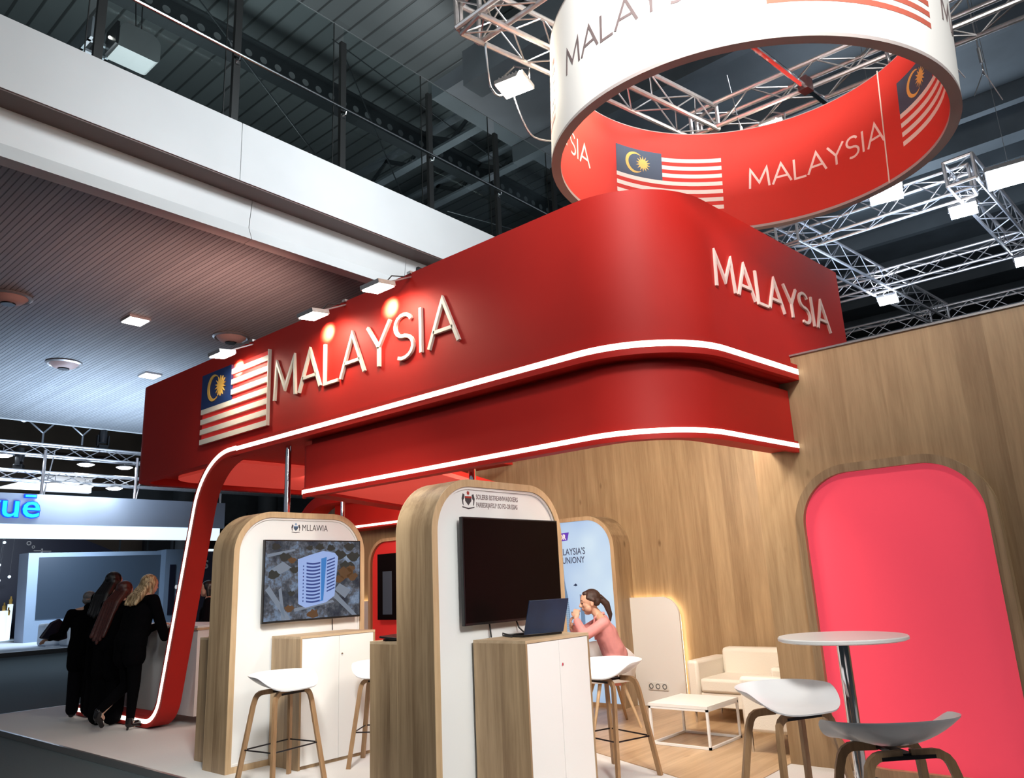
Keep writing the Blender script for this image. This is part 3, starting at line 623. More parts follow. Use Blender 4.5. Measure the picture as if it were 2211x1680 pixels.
# raised flag on the long side
FW = wallx(4.55); fy, fz0, fw_, fh = -8.93, 3.30, 1.50, .88; st = fh/14
fb = MB()
MB().box(4.545, 4.549, -fy-fw_, -fy, fz0, fz0+fh).build('flag_backing', 'red_panel2', can, smooth=False)
for i in range(7):
    u0 = fy if i < 4 else fy+.70
    fb = MB().prism([(u0, fz0+2*i*st), (fy+fw_, fz0+2*i*st), (fy+fw_, fz0+(2*i+1)*st), (u0, fz0+(2*i+1)*st)], FW, .0, .03)
    fb.build('flag_stripe', 'letter', can, smooth=False)
MB().prism([(fy, fz0+7*st), (fy+.70, fz0+7*st), (fy+.70, fz0+fh), (fy, fz0+fh)], FW, .0, .032).build('flag_canton', 'navy', can, smooth=False)
crescent_mb(MB(), fy+.30, fz0+10.6*st, .168, FW, .03, .042, sx=.86).build('flag_crescent', 'yellow', can, smooth=False)
fan(MB(), star_poly(fy+.465, fz0+10.6*st, .128, .060, 14), (fy+.465, fz0+10.6*st), FW, .03, .045).build('flag_star', 'yellow', can, smooth=False)
MB().prism([(fy+fw_, fz0), (fy+fw_+.012, fz0), (fy+fw_+.012, fz0+fh), (fy+fw_, fz0+fh)], FW, 0, .04).build('flag_edge', 'letter', can, smooth=False)
# chrome poles between kiosks and canopy
for (x, y, z0, z1), lbn in (((4.66, 7.20, 0.0, 3.05), 'chrome pole rising behind the kiosk with the building picture to the red canopy'), ((4.82, 4.60, 0.0, 2.47), 'short chrome pole rising behind the kiosk with the dark monitor'), ((7.0, 9.35, 0.01, 3.1), 'slim chrome pole standing at the back, right of the first kiosk')):
    t = thing('chrome_pole', lbn, 'pole', (x, y, z0))
    MB().lathe([(.0, 0), (.032, 0), (.032, z1-z0), (0, z1-z0)], n=20).build('tube', 'chrome', t)
    MB().lathe([(.0, 0), (.055, 0), (.055, .012), (.03, .014)], n=20).build('flange', 'chrome', t)
    MB().tube([(.03, -.02, (z1-z0)*.35), (.06, -.03, (z1-z0)*.35)], .012).tube([(.03, -.02, (z1-z0)*.7), (.055, -.03, (z1-z0)*.7)], .009).build('grub_screw', 'chrome', t)

# flood lamps along the top of the canopy
def floodlamp(loc, label, src=None, rz=0, group='floodlights on the top edge of the red canopy'):
    if src: return dup(src, loc, rz, label)
    t = thing('floodlight', label, 'floodlight', loc, rz, group)
    # lamp head tilted so the lens looks down and back at the fascia (+X)
    n = Vector((.12, -.10, -.99)).normalized(); ux = Vector((.99, 0, .12)).normalized(); uy = Vector((0, 1, 0))
    MB().obox((0, 0, 0), ux*.10, uy*.13, n*.022).build('housing', 'alu', t, smooth=False)
    MB().obox(n*.027, ux*.088, uy*.118, n*.004).build('lens', 'flood_warm', t, smooth=False)
    MB().obox(Vector((.20, -.05, .10)), Vector((.16, 0, .075)), Vector((0, .018, 0)), Vector((-.003, 0, .006))).box(.33, .50, -.075, -.025, .20, .225).build('arm', 'alu', t, smooth=False)
    MB().tube([(.1, .02, .06), (.2, .04, .17), (.35, .03, .20), (.52, 0, .12)], .006, 6).build('cable', 'cable', t)
    return t
fl0 = None
for y, lb_ in ((5.12, 'bright floodlight clipped to the canopy top above the letters S and I'), (6.12, 'bright floodlight clipped to the canopy top above the letter A'), (7.88, 'bright floodlight clipped to the canopy top above the flag')):
    o = floodlamp((4.2, y, 4.17), lb_, fl0); fl0 = fl0 or o
    area('floodlight_beam', (4.24, y+.05, 4.13), (4.56, y+.05, 3.6), .14, 9, (1, .86, .62), .2, spread=radians(150))
    sl = bpy.data.lights.new('floodlight_hotspot', 'SPOT'); sl.energy = 850; sl.color = (1, .80, .48); sl.spot_size = radians(38); sl.spot_blend = 1; sl.shadow_soft_size = .03
    so = bpy.data.objects.new('floodlight_hotspot', sl); C.objects.link(so); so.location = (4.27, y+.10, 4.13); so.rotation_euler = (Vector((4.55, y+.22, 4.11))-so.location).to_track_quat('-Z', 'Y').to_euler()
# ================================================================== HANGING RING
RC, RR, RH = Vector((5.79, 2.23, 4.9)), 1.622, 1.111
ring = thing('hanging_ring', 'large white fabric ring hanging over the stand, red inside with flags and country name', 'hanging sign', RC)
ring.rotation_euler = (.0624, -.0107, 0)
def cyl(r, z0, z1, a0=0, a1=360, n=128, flip=False):
    m = MB(); vs = []; closed = a1-a0 >= 360; k = n if closed else n+1
    for z in (z0, z1):
        for i in range(k): a = radians(a0+(a1-a0)*i/n); vs.append((r*cos(a), r*sin(a), z))
    fs = [(i, (i+1) % k, k+(i+1) % k, k+i) for i in range(n)]
    if flip: fs = [f[::-1] for f in fs]
    return m.add(vs, fs)
def band(m, r0, r1, z0, z1, a0=0, a1=360, n=128):
    lo_ = [(r1*cos(radians(a0+(a1-a0)*i/n)), r1*sin(radians(a0+(a1-a0)*i/n))) for i in range(n+(0 if a1-a0 >= 360 else 1))]
    l2 = [(r0*cos(radians(a0+(a1-a0)*i/n)), r0*sin(radians(a0+(a1-a0)*i/n))) for i in range(n+(0 if a1-a0 >= 360 else 1))]
    return m.frame(lo_, l2, XYZ, z0, z1, closed=a1-a0 >= 360)
band(MB(), RR-.03, RR, .02, RH).build('outer_skin', 'white_fabric', ring)
band(MB(), RR-.075, RR-.04, .02, RH).build('inner_skin', 'red_fabric', ring, label='red inner fabric skin')
band(MB(), RR-.078, RR+.002, -.005, .022).build('bottom_hem', 'rim', ring)
band(MB(), RR-.07, RR-.0, RH-.01, RH+.012).build('top_hem', 'rim', ring)
def outw(a0): return lambda u, v, d: ((RR+d)*cos(radians(a0)+u/RR), (RR+d)*sin(radians(a0)+u/RR), v)
Ri = RR-.075
def inw(a0): return lambda u, v, d: ((Ri-d)*cos(radians(a0)-u/Ri), (Ri-d)*sin(radians(a0)-u/Ri), v)
for base, fn_, a, w_ in (('outer', outw, (150.3, 263.0, 23.5), .052), ('inner', inw, (21.2, 144.0, 266.5), .05)):
    for a0 in a:
        r_ = RR if base == 'outer' else Ri; us, k = word_layout(radians(52.7)*r_, .212); fn = fn_(a0)
        for ch, u in zip(WORD, us):
            letter(MB(), ch, lambda p, q, d: fn(p, q+.432, d), u, .212, .022, .0005, .003, sub=4, wx=k).build('letter', 'letter_grey' if base == 'outer' else 'letter_pink', ring, smooth=False)
def ring_flag(fn, zb, W, H, outer):
    st = H/14
    def rect(u0, u1, v0, v1, d0, d1, n=14):
        m = MB(); vs = []
        for d in (d0, d1):
            for v in (v0, v1):
                for i in range(n+1): vs.append(fn(u0+(u1-u0)*i/n, v, d))
        q = n+1; fs = [(2*q+i, 2*q+i+1, 3*q+i+1, 3*q+i) for i in range(n)]+[(i, i+1, 2*q+i+1, 2*q+i) for i in range(n)]+[(q+i, q+i+1, 3*q+i+1, 3*q+i) for i in range(n)]
        return m.add(vs, fs)
    for i in range(7):
        u0 = 0 if i < (4 if not outer else 3) else W*.47
        if outer: rect(u0, W, zb+(2*i)*st, zb+(2*i+1)*st, .0005, .002).build('flag_stripe', 'ring_stripe_red', ring, smooth=False)
        else: rect(u0, W, zb+(2*i)*st, zb+(2*i+1)*st, .0005, .002).build('flag_stripe', 'letter', ring, smooth=False)
    rect(0, W*.47, zb+7*st, zb+H, .0005, .0025).build('flag_canton', 'navy_dull', ring, smooth=False)
    crescent_mb(MB(), W*.20, zb+10.5*st, .118, fn, .002, .004).build('flag_crescent', 'yellow', ring, smooth=False)
    fan(MB(), star_poly(W*.285, zb+10.5*st, .088, .045, 14), (W*.285, zb+10.5*st), fn, .002, .004).build('flag_star', 'yellow', ring, smooth=False)
M['ring_stripe_red'] = mat('faded_red_print', (.50, .10, .06), .7)
for a0 in (75.8, -39.8, 198.5): ring_flag(inw(a0), .245, radians(45)*Ri, .62, False)
for a0 in (210.4, 94.5, 330): ring_flag(outw(a0), .25, radians(45)*RR, .60, True)
MB().tube([((Ri-.006)*cos(radians(-31.9)), (Ri-.006)*sin(radians(-31.9)), z) for z in (.0, .5, RH+.02)], .006, 6).build('zip_seam', 'letter', ring)
# chrome bar across the ring with dark clamp
t = thing('ring_support_bar', 'polished chrome bar crossing the opening of the hanging ring, held by a dark clamp', 'bar', (0, 0, 0))
MB().tube([(4.9, 2.32, 6.2), (7.62, 1.96, 6.2)], .030, 10).build('bar', 'chrome', t)
MB().obox((7.16, 2.02, 6.22), (.06, -.01, 0), (.01, .05, 0), (0, 0, .07)).build('clamp', 'bracket', t, smooth=False)
# wires from ring to truss
for i, (a, lb_) in enumerate(((20, 'thin wire with shackle holding the hanging ring at its far side'), (95, 'thin wire with shackle holding the hanging ring at its left'), (-40, 'thin wire with shackle holding the hanging ring at its right'))):
    p = Vector((RC.x+1.58*cos(radians(a)), RC.y+1.58*sin(radians(a)), RC.z+RH+.0624*1.5*sin(radians(a))+.02))
    q = p+Vector((.05, .1, .8)); m = MB().tube([p, p.lerp(q, .15)], .014, 6).tube([p.lerp(q, .15), q], .006, 6)
    m.tube([p+Vector((.03*cos(s), 0, .05+.04*sin(s))) for s in [i*pi/5 for i in range(11)]], .006, 6)
    tag(m.build('hanging_wire', 'wire'), lb_, 'wire', 'wires of the hanging ring')

# ================================================================== TRUSSES
def truss(name, a, b, label, w=.29, rc=.025, rd=.0085, mat_='alu', group='aluminium lattice trusses', pitch=.36, z_up=True, h=None):
    a, b = Vector(a), Vector(b); t = (b-a).normalized(); L_ = (b-a).length; s = Vector((0, 0, 1)).cross(t).normalized(); u = t.cross(s).normalized(); h = h or w
    o = thing(name, label, 'truss', a, 0, group); A = [s*w*i+u*h*j for i, j in ((0, 0), (1, 0), (1, 1), (0, 1))]
    for c in A:
        MB().tube([c, c+t*L_], rc, 8).build('chord', mat_, o)
    n = max(1, round(L_/pitch)); p = L_/n; m = MB()
    for i in range(n):
        for f, (c0, c1) in enumerate(((0, 1), (1, 2), (2, 3), (3, 0))):
            x0, x1 = t*p*i, t*p*(i+1)
            if (i+f) % 2: m.tube([A[c0]+x0, A[c1]+x1], rd, 5, cap=False)
            else: m.tube([A[c1]+x0, A[c0]+x1], rd, 5, cap=False)
    for e in (0, L_):
        for c0, c1 in ((0, 1), (1, 2), (2, 3), (3, 0)): m.tube([A[c0]+t*e, A[c1]+t*e], rc*.9, 6)
    br_ = m.build('lattice', mat_, o); return o
G1 = 'warm lit trusses above the hanging ring'
truss('lattice_truss', (4.20, 3.74, 6.28), (7.35, 3.05, 6.28), 'aluminium truss passing behind the hanging ring from the upper left to the corner inside it', group=G1)
truss('lattice_truss', (7.28, 3.34, 6.29), (7.48, -1.2, 6.29), 'aluminium truss crossing the ring opening from its inner corner to the upper right', group=G1)
truss('lattice_truss', (4.20, 4.02, 6.30), (4.06, -1.4, 6.30), 'aluminium truss running up out of frame left of the white ring', group=G1)
G2 = 'blue lit trusses behind the oak wall on the right'
truss('lattice_truss', (11.15, 6.2, 6.3), (11.08, 1.25, 6.3), 'blue lit truss just below the hanging ring, ending in a corner by the biggest lamp', group=G2, h=.34)
truss('lattice_truss', (11.0, 3.55, 6.3), (17.2, 2.80, 6.3), 'blue lit truss running away in depth below the hanging ring', group=G2, w=.34)
truss('lattice_truss', (14.10, 6.5, 6.3), (14.05, -.8, 6.3), 'blue lit truss crossing the middle of the dark panel at right', group=G2)
truss('lattice_truss', (17.2, 7.5, 6.3), (17.15, -1.6, 6.3), 'lowest blue lit truss, showing right above the oak wall', group=G2)
truss('lattice_truss', (10.8, 1.15, 6.3), (17.2, .72, 6.3), 'blue lit truss going off at the right edge of the photo', group=G2, w=.34)
G3 = 'far trusses over the stands at the left'
truss('lattice_truss', (3.0, 25, 5.76), (26, 25, 5.76), 'upper of the two far trusses under the slatted ceiling', group=G3, rc=.035, rd=.014, pitch=.55, w=.33)
truss('lattice_truss', (3.0, 25, 5.0), (26, 25, 5.0), 'lower of the two far trusses, right above the pale grey fascia', group=G3, rc=.035, rd=.014, pitch=.55, w=.27)
for x, lb_ in ((7.92, 'upright aluminium pole carrying the far trusses, above the blue lettering'), (10.58, 'upright aluminium pole carrying the far trusses, next to the canopy corner')):
    t = thing('truss_pole', lb_, 'pole', (x, 24.9, 4.6)); MB().tube([(0, 0, 0), (0, 0, 1.3)], .045, 10).build('tube', 'alu', t); MB().tube([(.1, .1, 0), (.28, .1, 1.3)], .02, 8).build('stay', 'alu', t)
def dome(loc, label, src=None, size=1):
    if src: return dup(src, loc, 0, label)
    t = thing('work_light', label, 'floodlight', loc, 0, 'bright lamps hanging from the trusses')
    MB().lathe([(0, .06), (.14, .05), (.25, .0), (.24, -.01)]).build('shade', 'alu', t)
    MB().lathe([(.235, -.005), (.15, -.05), (0, -.065)]).build('lens', 'flood_cool', t); MB().tube([(0, 0, .05), (0, 0, .22)], .012).build('hook', 'alu', t)
    return t
dm = None
for (x, z), lb_ in (((6.9, 5.68), 'glowing lamp under the upper far truss, cut by the left edge'), ((9.13, 5.60), 'glowing lamp under the upper far truss, in its middle'), ((10.28, 5.60), 'glowing lamp under the upper far truss, nearest the red canopy'),
                    ((8.32, 4.95), 'glowing lamp under the lower far truss, leftmost there'), ((9.15, 4.93), 'glowing lamp under the lower far truss, middle one there'), ((10.02, 4.92), 'glowing lamp under the lower far truss, nearest the red canopy')):
    o = dome((x, 25.1, z), lb_, dm); dm = dm or o
def movinghead(loc, label, rz=0, src=None):
    if src: return dup(src, loc, rz, label)
    t = thing('moving_head_light', label, 'stage light', loc, rz, 'dark stage lights on the far trusses')
    MB().box(-.14, .14, -.12, .12, 0, .14).build('base', 'black', t, bevel=.02)
    MB().box(-.18, -.14, -.06, .06, .1, .45).box(.14, .18, -.06, .06, .1, .45).build('yoke', 'black', t, bevel=.01)
    MB().lathe([(0, -.2), (.11, -.2), (.13, 0), (.11, .2), (0, .22)], (0, 0, .42)).build('head', 'black', t)
    return t
mh = movinghead((9.6, 25.2, 6.12), 'dark stage light standing on the upper far truss'); movinghead((7.35, 25.2, 5.32), 'dark stage light standing on the lower far truss', 1, mh)
# flood lamps on the near trusses
def ledflood(loc, rz, tilt, label, m, src=None, sc=1.0, group='large LED floodlights hanging from the trusses'):
    t = thing('led_floodlight', label, 'floodlight', loc, rz, group)
    Rm_ = Matrix.Rotation(tilt, 3, 'Y'); X, Y, Z = Rm_ @ Vector((1, 0, 0)), Vector((0, 1, 0)), Rm_ @ Vector((0, 0, 1))
    MB().obox((0, 0, 0), X*.16*sc, Y*.21*sc, Z*.03*sc).build('housing', 'alu', t, smooth=False)
    fn = MB()
    for i in range(7): fn.obox(Z*.05*sc+Y*(.05*(i-3))*sc, X*.14*sc, Y*.004, Z*.022*sc)
    fn.build('cooling_fins', 'alu', t, smooth=False)
    MB().obox(-Z*.034*sc, X*.145*sc, Y*.195*sc, Z*.005).build('lens', m, t, smooth=False)
    MB().tube([Y*.22*sc, Y*.22*sc+Z*.12, Z*.22, -Y*.22*sc+Z*.12, -Y*.22*sc], .010, 6).build('yoke', 'alu', t)
    return t
fl = [((5.02, 4.06, 6.16), .2, .1, 'brightest warm floodlight under the truss, left of the white ring', 'flood_warm', .75),
      ((7.52, 2.52, 6.15), .1, .3, 'floodlight inside the ring opening, under the truss corner', 'flood_warm', .6),
      ((10.2, 2.10, 6.22), .25, .40, 'blue white floodlight touching the lower right of the ring', 'flood_cool', .95),
      ((11.62, 1.47, 6.25), .1, .35, 'square blue white floodlight inside the truss bay at right', 'flood_cool', .80),
      ((11.0, .84, 6.28), .1, .40, 'largest blue white floodlight at the right edge, highest one', 'flood_cool', 1.15),
      ((14.65, 3.30, 6.22), .1, .35, 'blue white floodlight next to the end of the red canopy', 'flood_cool', .8),
      ((14.4, 1.10, 6.22), .1, .35, 'blue white floodlight cut by the right edge, above the oak wall', 'flood_cool', .8)]
for l, rz, ti, lb_, m_, sc in fl: ledflood(l, rz, ti, lb_, m_, sc=sc)
area('truss_flood_beam', (5.0, 4.0, 6.1), (5.4, 2.6, 5.2), .25, 60, (1, .88, .68), spread=radians(150))
area('truss_flood_beam', (7.45, 2.4, 6.1), (6.2, 3.6, 5.3), .2, 22, (1, .9, .75), spread=radians(150))
area('truss_flood_beam', (5.7, 2.8, 6.35), (5.15, 3.5, 5.85), .15, 22, (1, .85, .6), spread=radians(110))  # added without a lamp head, for the hot glow on the inner left
area('ring_front_light', (1.6, .2, 6.3), (4.6, 1.9, 5.7), .6, 105, (1, .97, .93), spread=radians(80))
area('ring_inside_light', (5.2, 1.4, 4.6), (6.9, 2.7, 5.3), .5, 16, (1, .92, .82), spread=radians(140))
for l in ((10.2, 2.1, 6.1), (11.6, 1.45, 6.1), (14.6, 3.3, 6.1)): area('cool_flood_beam', l, (l[0]+.6, l[1], 9), .3, 45, (.7, .82, 1))
# cables and slings
def catenary(pts, sag, n=10):
    out = []
    for a, b in zip(pts[:-1], pts[1:]):
        for i in range(n): t = i/n; q = Vector(a).lerp(Vector(b), t); q.z -= sag*4*t*(1-t); out.append(q)
    return out+[Vector(pts[-1])]
tag(MB().tube(catenary([(4.5, 3.95, 6.27), (4.72, 4.1, 6.0), (5.0, 4.1, 6.2), (5.35, 4.1, 5.75), (5.9, 3.85, 6.1)], .12), .010, 6).build('power_cable', 'wire'), 'looping grey cable hanging from the truss to the brightest floodlight', 'cable')
for (x, y, z, s_), lb_ in (((9.4, .72, 6.9, .9), 'wire sling with steel ring at the top right of the photo'), ((8.7, .95, 6.8, .6), 'chain hoist sling nearest the upper right corner'), ((6.2, 2.6, 7.3, .5), 'wire sling with loop above the middle of the ring'), ((5.75, 3.1, 7.2, .5), 'wire sling seen above the left part of the ring opening')):
    m = MB().tube([(x, y, z), (x-.02, y, z+s_), (x-.02, y, 12.3)], .008, 6).tube([(x, y, z), (x+.25*s_, y-.1, z-.35*s_)], .006, 6).tube([(x, y, z), (x-.2*s_, y+.12, z-.4*s_)], .006, 6)
    m.tube([(x+.05*cos(i*pi/6), y, z+.05*sin(i*pi/6)) for i in range(13)], .008, 6).tube([(x, y, z+.1), (x, y, z+.3)], .02, 8)
    tag(m.build('rigging_sling', 'wire'), lb_, 'rigging', 'rigging slings above the stand')
tag(MB().tube([(10.3, 2.1, 6.25), (10.3, 2.1, 11)], .004, 5).tube([(10.9, .80, 6.4), (10.9, .8, 11)], .004, 5).build('suspension_wire', 'wire'), 'thin suspension wires of the blue white floodlights at right', 'wire')

# ================================================================== KIOSKS
def kiosk(loc, label, tv_on):
    t = thing('kiosk', label, 'kiosk', loc, 0, 'double sided oak arch kiosks')
    W, H, D, R = 1.5, 2.265, .385, .40; F = lambda u, v, d: (u, d, v)
    o = arch_loop(0, W, 0, H, R, n=14); i1 = arch_loop(.055, W-.055, .05, H-.055, R-.055, n=14); i2 = arch_loop(.075, W-.075, .07, H-.075, R-.075, n=14)
    MB().frame(o, i1, F, .006, D-.006).build('oak_shell', 'oak', t)
    MB().frame(o, i1, F, 0, .006).frame(o, i1, F, D-.006, D).build('front_edging', 'oak_edge', t, label='pale oak front edging')
    MB().frame(i1, i2, F, .012, .03).build('inner_bead', 'white', t)
    MB().prism(i1, F, .022, D-.022).build('backboard', 'white_panel', t, smooth=False)
    return t
def kiosk_cabinet(loc, label, rz=0, doors=True):
    t = thing('kiosk_cabinet', label, 'cabinet', loc, rz, 'white fronted oak cabinets of the kiosks')
    W, D, H = .85, .46, 1.11
    MB().box(0, .02, 0, D, 0, H-.02).box(W-.02, W, 0, D, 0, H-.02).box(.02, W-.02, .02, D, 0, .03).build('carcass', 'oak', t, smooth=False)
    MB().box(0, W, 0, D, H-.02, H).build('cabinet_top', 'oak_top', t, smooth=False)
    MB().box(.02, W-.02, .02, .04, .03, H-.02).build('inner_back', 'white', t, smooth=False)
    for i, (a, b) in enumerate(((.022, W/2-.002), (W/2+.002, W-.022))):
        d = MB().box(a, b, .002, .02, .032, H-.024).build('door', 'white', t, smooth=False)
        if i: MB().lathe([(0, 0), (.011, 0), (.011, .006), (0, .007)], n=14).build('lock', 'chrome', d, loc=None).matrix_local = Matrix.Translation((a+.03, .002, H-.19)) @ Matrix.Rotation(radians(90), 4, 'X')
    return t
K1 = kiosk((3.75, 6.635, 0), 'oak arch kiosk, farther one, carrying the monitor with the blue tower picture', True)
K2 = kiosk((3.76, 4.0, 0), 'oak arch kiosk, nearer one, carrying the switched off monitor', False)
kiosk_cabinet((4.17, 6.175, 0), 'oak cabinet with white doors below the monitor that shows a building')
kiosk_cabinet((4.13, 3.50, 0), 'nearest oak cabinet with white doors, an open laptop standing on it').scale = (.86, 1.06, 1)
kiosk_cabinet((4.75, 4.86, 0), 'cabinet on the back side of the nearer kiosk, only its dark oak end showing', pi)
kiosk_cabinet((4.61, 7.49, 0), 'cabinet on the back side of the farther kiosk, a sliver of oak at the left', pi).scale = (.82, 1, 1)
def monitor(loc, label, on):
    t = thing('monitor', label, 'monitor', loc, 0, 'wall monitors on the kiosks'); W, H = 1.125, .765
    MB().box(0, W, -.045, -.012, 0, H).build('casing', 'black', t, smooth=False, bevel=.004)
    MB().box(.15, W-.15, -.012, .037, .18, H-.18).build('wall_mount', 'black', t, smooth=False)
    scr = MB().box(.012, W-.012, -.0475, -.045, .018, H-.012).build('screen', 'aerial' if on else 'screen_off', t, smooth=False)
    if on:
        F = lambda u, v, d: (u, -.0475-d, v)
        def poly(name, pts, m, d=.001): return MB().prism(pts, F, .0, d).build(name, m, t, smooth=False)
        rd = MB()
        for pts in (((.02, .30), (.25, .02), (.30, .02), (.06, .34)), ((.16, .30), (.20, .02), (.24, .02), (.19, .32)), ((.03, .60), (.33, .66), (.33, .68), (.03, .63)), ((.72, .26), (1.02, .02), (1.08, .02), (.76, .30)), ((.86, .34), (1.0, .27), (.93, .19), (.80, .28)), ((.33, .12), (.78, .18), (.80, .16), (.34, .09)), ((.06, .48), (.20, .56), (.30, .50), (.12, .42))): rd.prism(pts, F, 0, .0006)
        rd.build('picture_roads', 'scr_road', t, smooth=False)
        for k, (m_, lst) in enumerate((('scr_tree', [(.10, .44, .05), (.22, .60, .05), (.33, .48, .04), (.86, .62, .06), (.95, .50, .07), (1.03, .60, .06), (.88, .42, .05), (.12, .70, .04), (.5, .69, .03), (.62, .70, .04), (.30, .26, .03), (.98, .70, .05), (.75, .69, .04)]), ('scr_rust', [(.93, .44, .07), (1.02, .40, .05), (.86, .38, .045), (.30, .57, .035), (.28, .12, .04), (1.0, .48, .04), (.55, .06, .05)]))):
            for cx, cz, r in lst:
                tm = MB()
                pts = [(cx+r*(1+.25*sin(j*5+cx*9))*1.25*cos(2*pi*j/14), cz+r*(.8+.2*cos(j*3))*sin(2*pi*j/14)) for j in range(14)]
                fan(tm, pts, (cx, cz), F, 0, .0008+.0002*k).build('picture_tree', m_, t, smooth=False)
        poly('picture_tower', [(.38, .16), (.46, .12), (.70, .16), (.80, .22), (.84, .60), (.80, .64), (.66, .66), (.50, .62), (.365, .58)], 'scr_blue', .0014)
        stp = MB()
        for i in range(12):
            z = .55-i*.033; c = .008*(1-i/12); stp.frame([(.465+.16*j/8, z-.010*sin(pi*j/8)+.004*j/8) for j in range(9)], [(.465+.16*j/8, z-.016-.010*sin(pi*j/8)+.004*j/8) for j in range(9)], F, 0, .0018, closed=False)
            if i < 10: stp.prism([(.705, z+.02), (.80, z+.055-c), (.80, z+.042-c), (.705, z+.006)], F, 0, .0018)
        for i in range(11): stp.prism([(.425, .52-i*.033), (.437, .522-i*.033), (.437, .508-i*.033), (.425, .506-i*.033)], F, 0, .0018)
        stp.build('picture_windows', 'scr_navy', t, smooth=False)
        poly('picture_wing', [(.615, .17), (.665, .18), (.70, .60), (.635, .585), (.638, .19)], 'scr_cyan', .0022)
    return t
monitor((4.025, 6.62, 1.228), 'slim monitor showing an aerial picture of a striped blue tower', True)
monitor((4.005, 3.985, 1.212), 'slim black monitor, switched off, on the nearer kiosk', False)
# crest and lettering on the kiosk heads
def crest(fn, cx, cz, s, parent, alt=False):
    m1, m2, m3 = MB(), MB(), MB()
    fan(m1, [(cx-.5*s, cz+.35*s), (cx+.5*s, cz+.35*s), (cx+.45*s, cz-.15*s), (cx, cz-.6*s), (cx-.45*s, cz-.15*s)], (cx, cz), fn, 0, .001)
    fan(m2, star_poly(cx, cz+.68*s, .28*s, .14*s, 9), (cx, cz+.68*s), fn, 0, .001)
    m2.prism([(cx-.5*s, cz+.35*s), (cx+.5*s, cz+.35*s), (cx+.5*s, cz+.15*s), (cx-.5*s, cz+.15*s)], fn, 0, .0016)
    for sg in (-1, 1):
        q = [(cx+sg*.55*s, cz+.5*s), (cx+sg*.80*s, cz+.62*s), (cx+sg*.98*s, cz+.1*s), (cx+sg*.85*s, cz-.5*s), (cx+sg*.70*s, cz-.65*s), (cx+sg*.78*s, cz-.1*s), (cx+sg*.6*s, cz+.1*s)]
        fan(m3, q, (cx+sg*.78*s, cz+.1*s), fn, 0, .001)
    m3.prism([(cx-.9*s, cz-.72*s), (cx, cz-.86*s), (cx+.9*s, cz-.72*s), (cx+.9*s, cz-.84*s), (cx, cz-1.0*s), (cx-.9*s, cz-.84*s)], fn, 0, .001)
    m1.build('crest_shield', 'navy_dull' if alt else 'ink_black', parent, smooth=False); m2.build('crest_star', 'pr_tower' if alt else 'ink_red', parent, smooth=False); m3.build('crest_supporters', 'ink_black', parent, smooth=False)
FK = lambda u, v, d: (u, .022-d, v)
crest(FK, .665, 2.118, .052, K1, True)
m = MB(); put_text(m, 'MLLAWIA', .088, lambda x, y, z: FK(.735+x, 2.09+y, .0005+z), .001, .80); m.build('lettering', 'ink_black', K1, smooth=False)
crest(FK, .40, 2.115, .072, K2)
m = MB(); put_text(m, 'SOLERBI BSTREANWAIXXERS', .052, lambda x, y, z: FK(.485+x, 2.122+y, .0005+z), .001, .72, .0008)
put_text(m, 'PARBESRIJAFSS.P /SO FO-OR ESIAS', .052, lambda x, y, z: FK(.485+x, 2.062+y, .0005+z), .001, .62, .0008); m.build('lettering', 'letter_grey', K2, smooth=False)
# cables below monitors
tag(MB().tube([(4.32, 4.0, 1.22), (4.32, 3.985, 1.112)], .006).build('monitor_cable', 'cable'), 'straight short black cable dropping from the switched off monitor to the cabinet', 'cable')
tag(MB().tube([(4.62, 4.0, 1.22), (4.63, 3.98, 1.16), (4.66, 3.94, 1.112)], .006).build('monitor_cable', 'cable'), 'bent short black cable from the switched off monitor, next to the laptop', 'cable')
tag(MB().tube([(4.86, 6.652, 1.23), (4.865, 6.652, 1.115)], .004).build('monitor_cable', 'cable'), 'thin cable dropping from the monitor with the tower picture', 'cable')
# laptop
lt = thing('laptop', 'open dark blue laptop seen from behind, on the nearest cabinet', 'laptop', (4.565, 3.79, 1.112), radians(-14))
MB().box(-.18, .18, -.12, .12, 0, .016).build('base', 'black', lt, bevel=.004)
MB().obox((0, -.175, .135), (.18, 0, 0), (0, .042, -.118), (0, .004, .0015)).build('lid', 'laptop_lid', lt, bevel=.003)
MB().box(-.16, .16, -.09, .02, .0162, .018).build('keyboard', 'cloth_charcoal', lt, smooth=False)
put = MB().tube([(-.18, .02, .008), (-.25, .03, .03), (-.27, .0, .015), (-.22, -.05, .004)], .005).build('power_lead', 'cable', lt)
# second laptop or tablet on the rear cabinet of the nearer kiosk
t = thing('tablet_stand', 'black device lying on the cabinet behind the nearer kiosk', 'device', (4.05, 4.68, 1.112), .3)
MB().obox((0, 0, .02), (.14, 0, 0), (0, .10, .01), (0, -.001, .008)).build('tablet', 'black', t, bevel=.004); MB().box(-.1, .1, -.02, .09, 0, .012).build('foot', 'black', t)

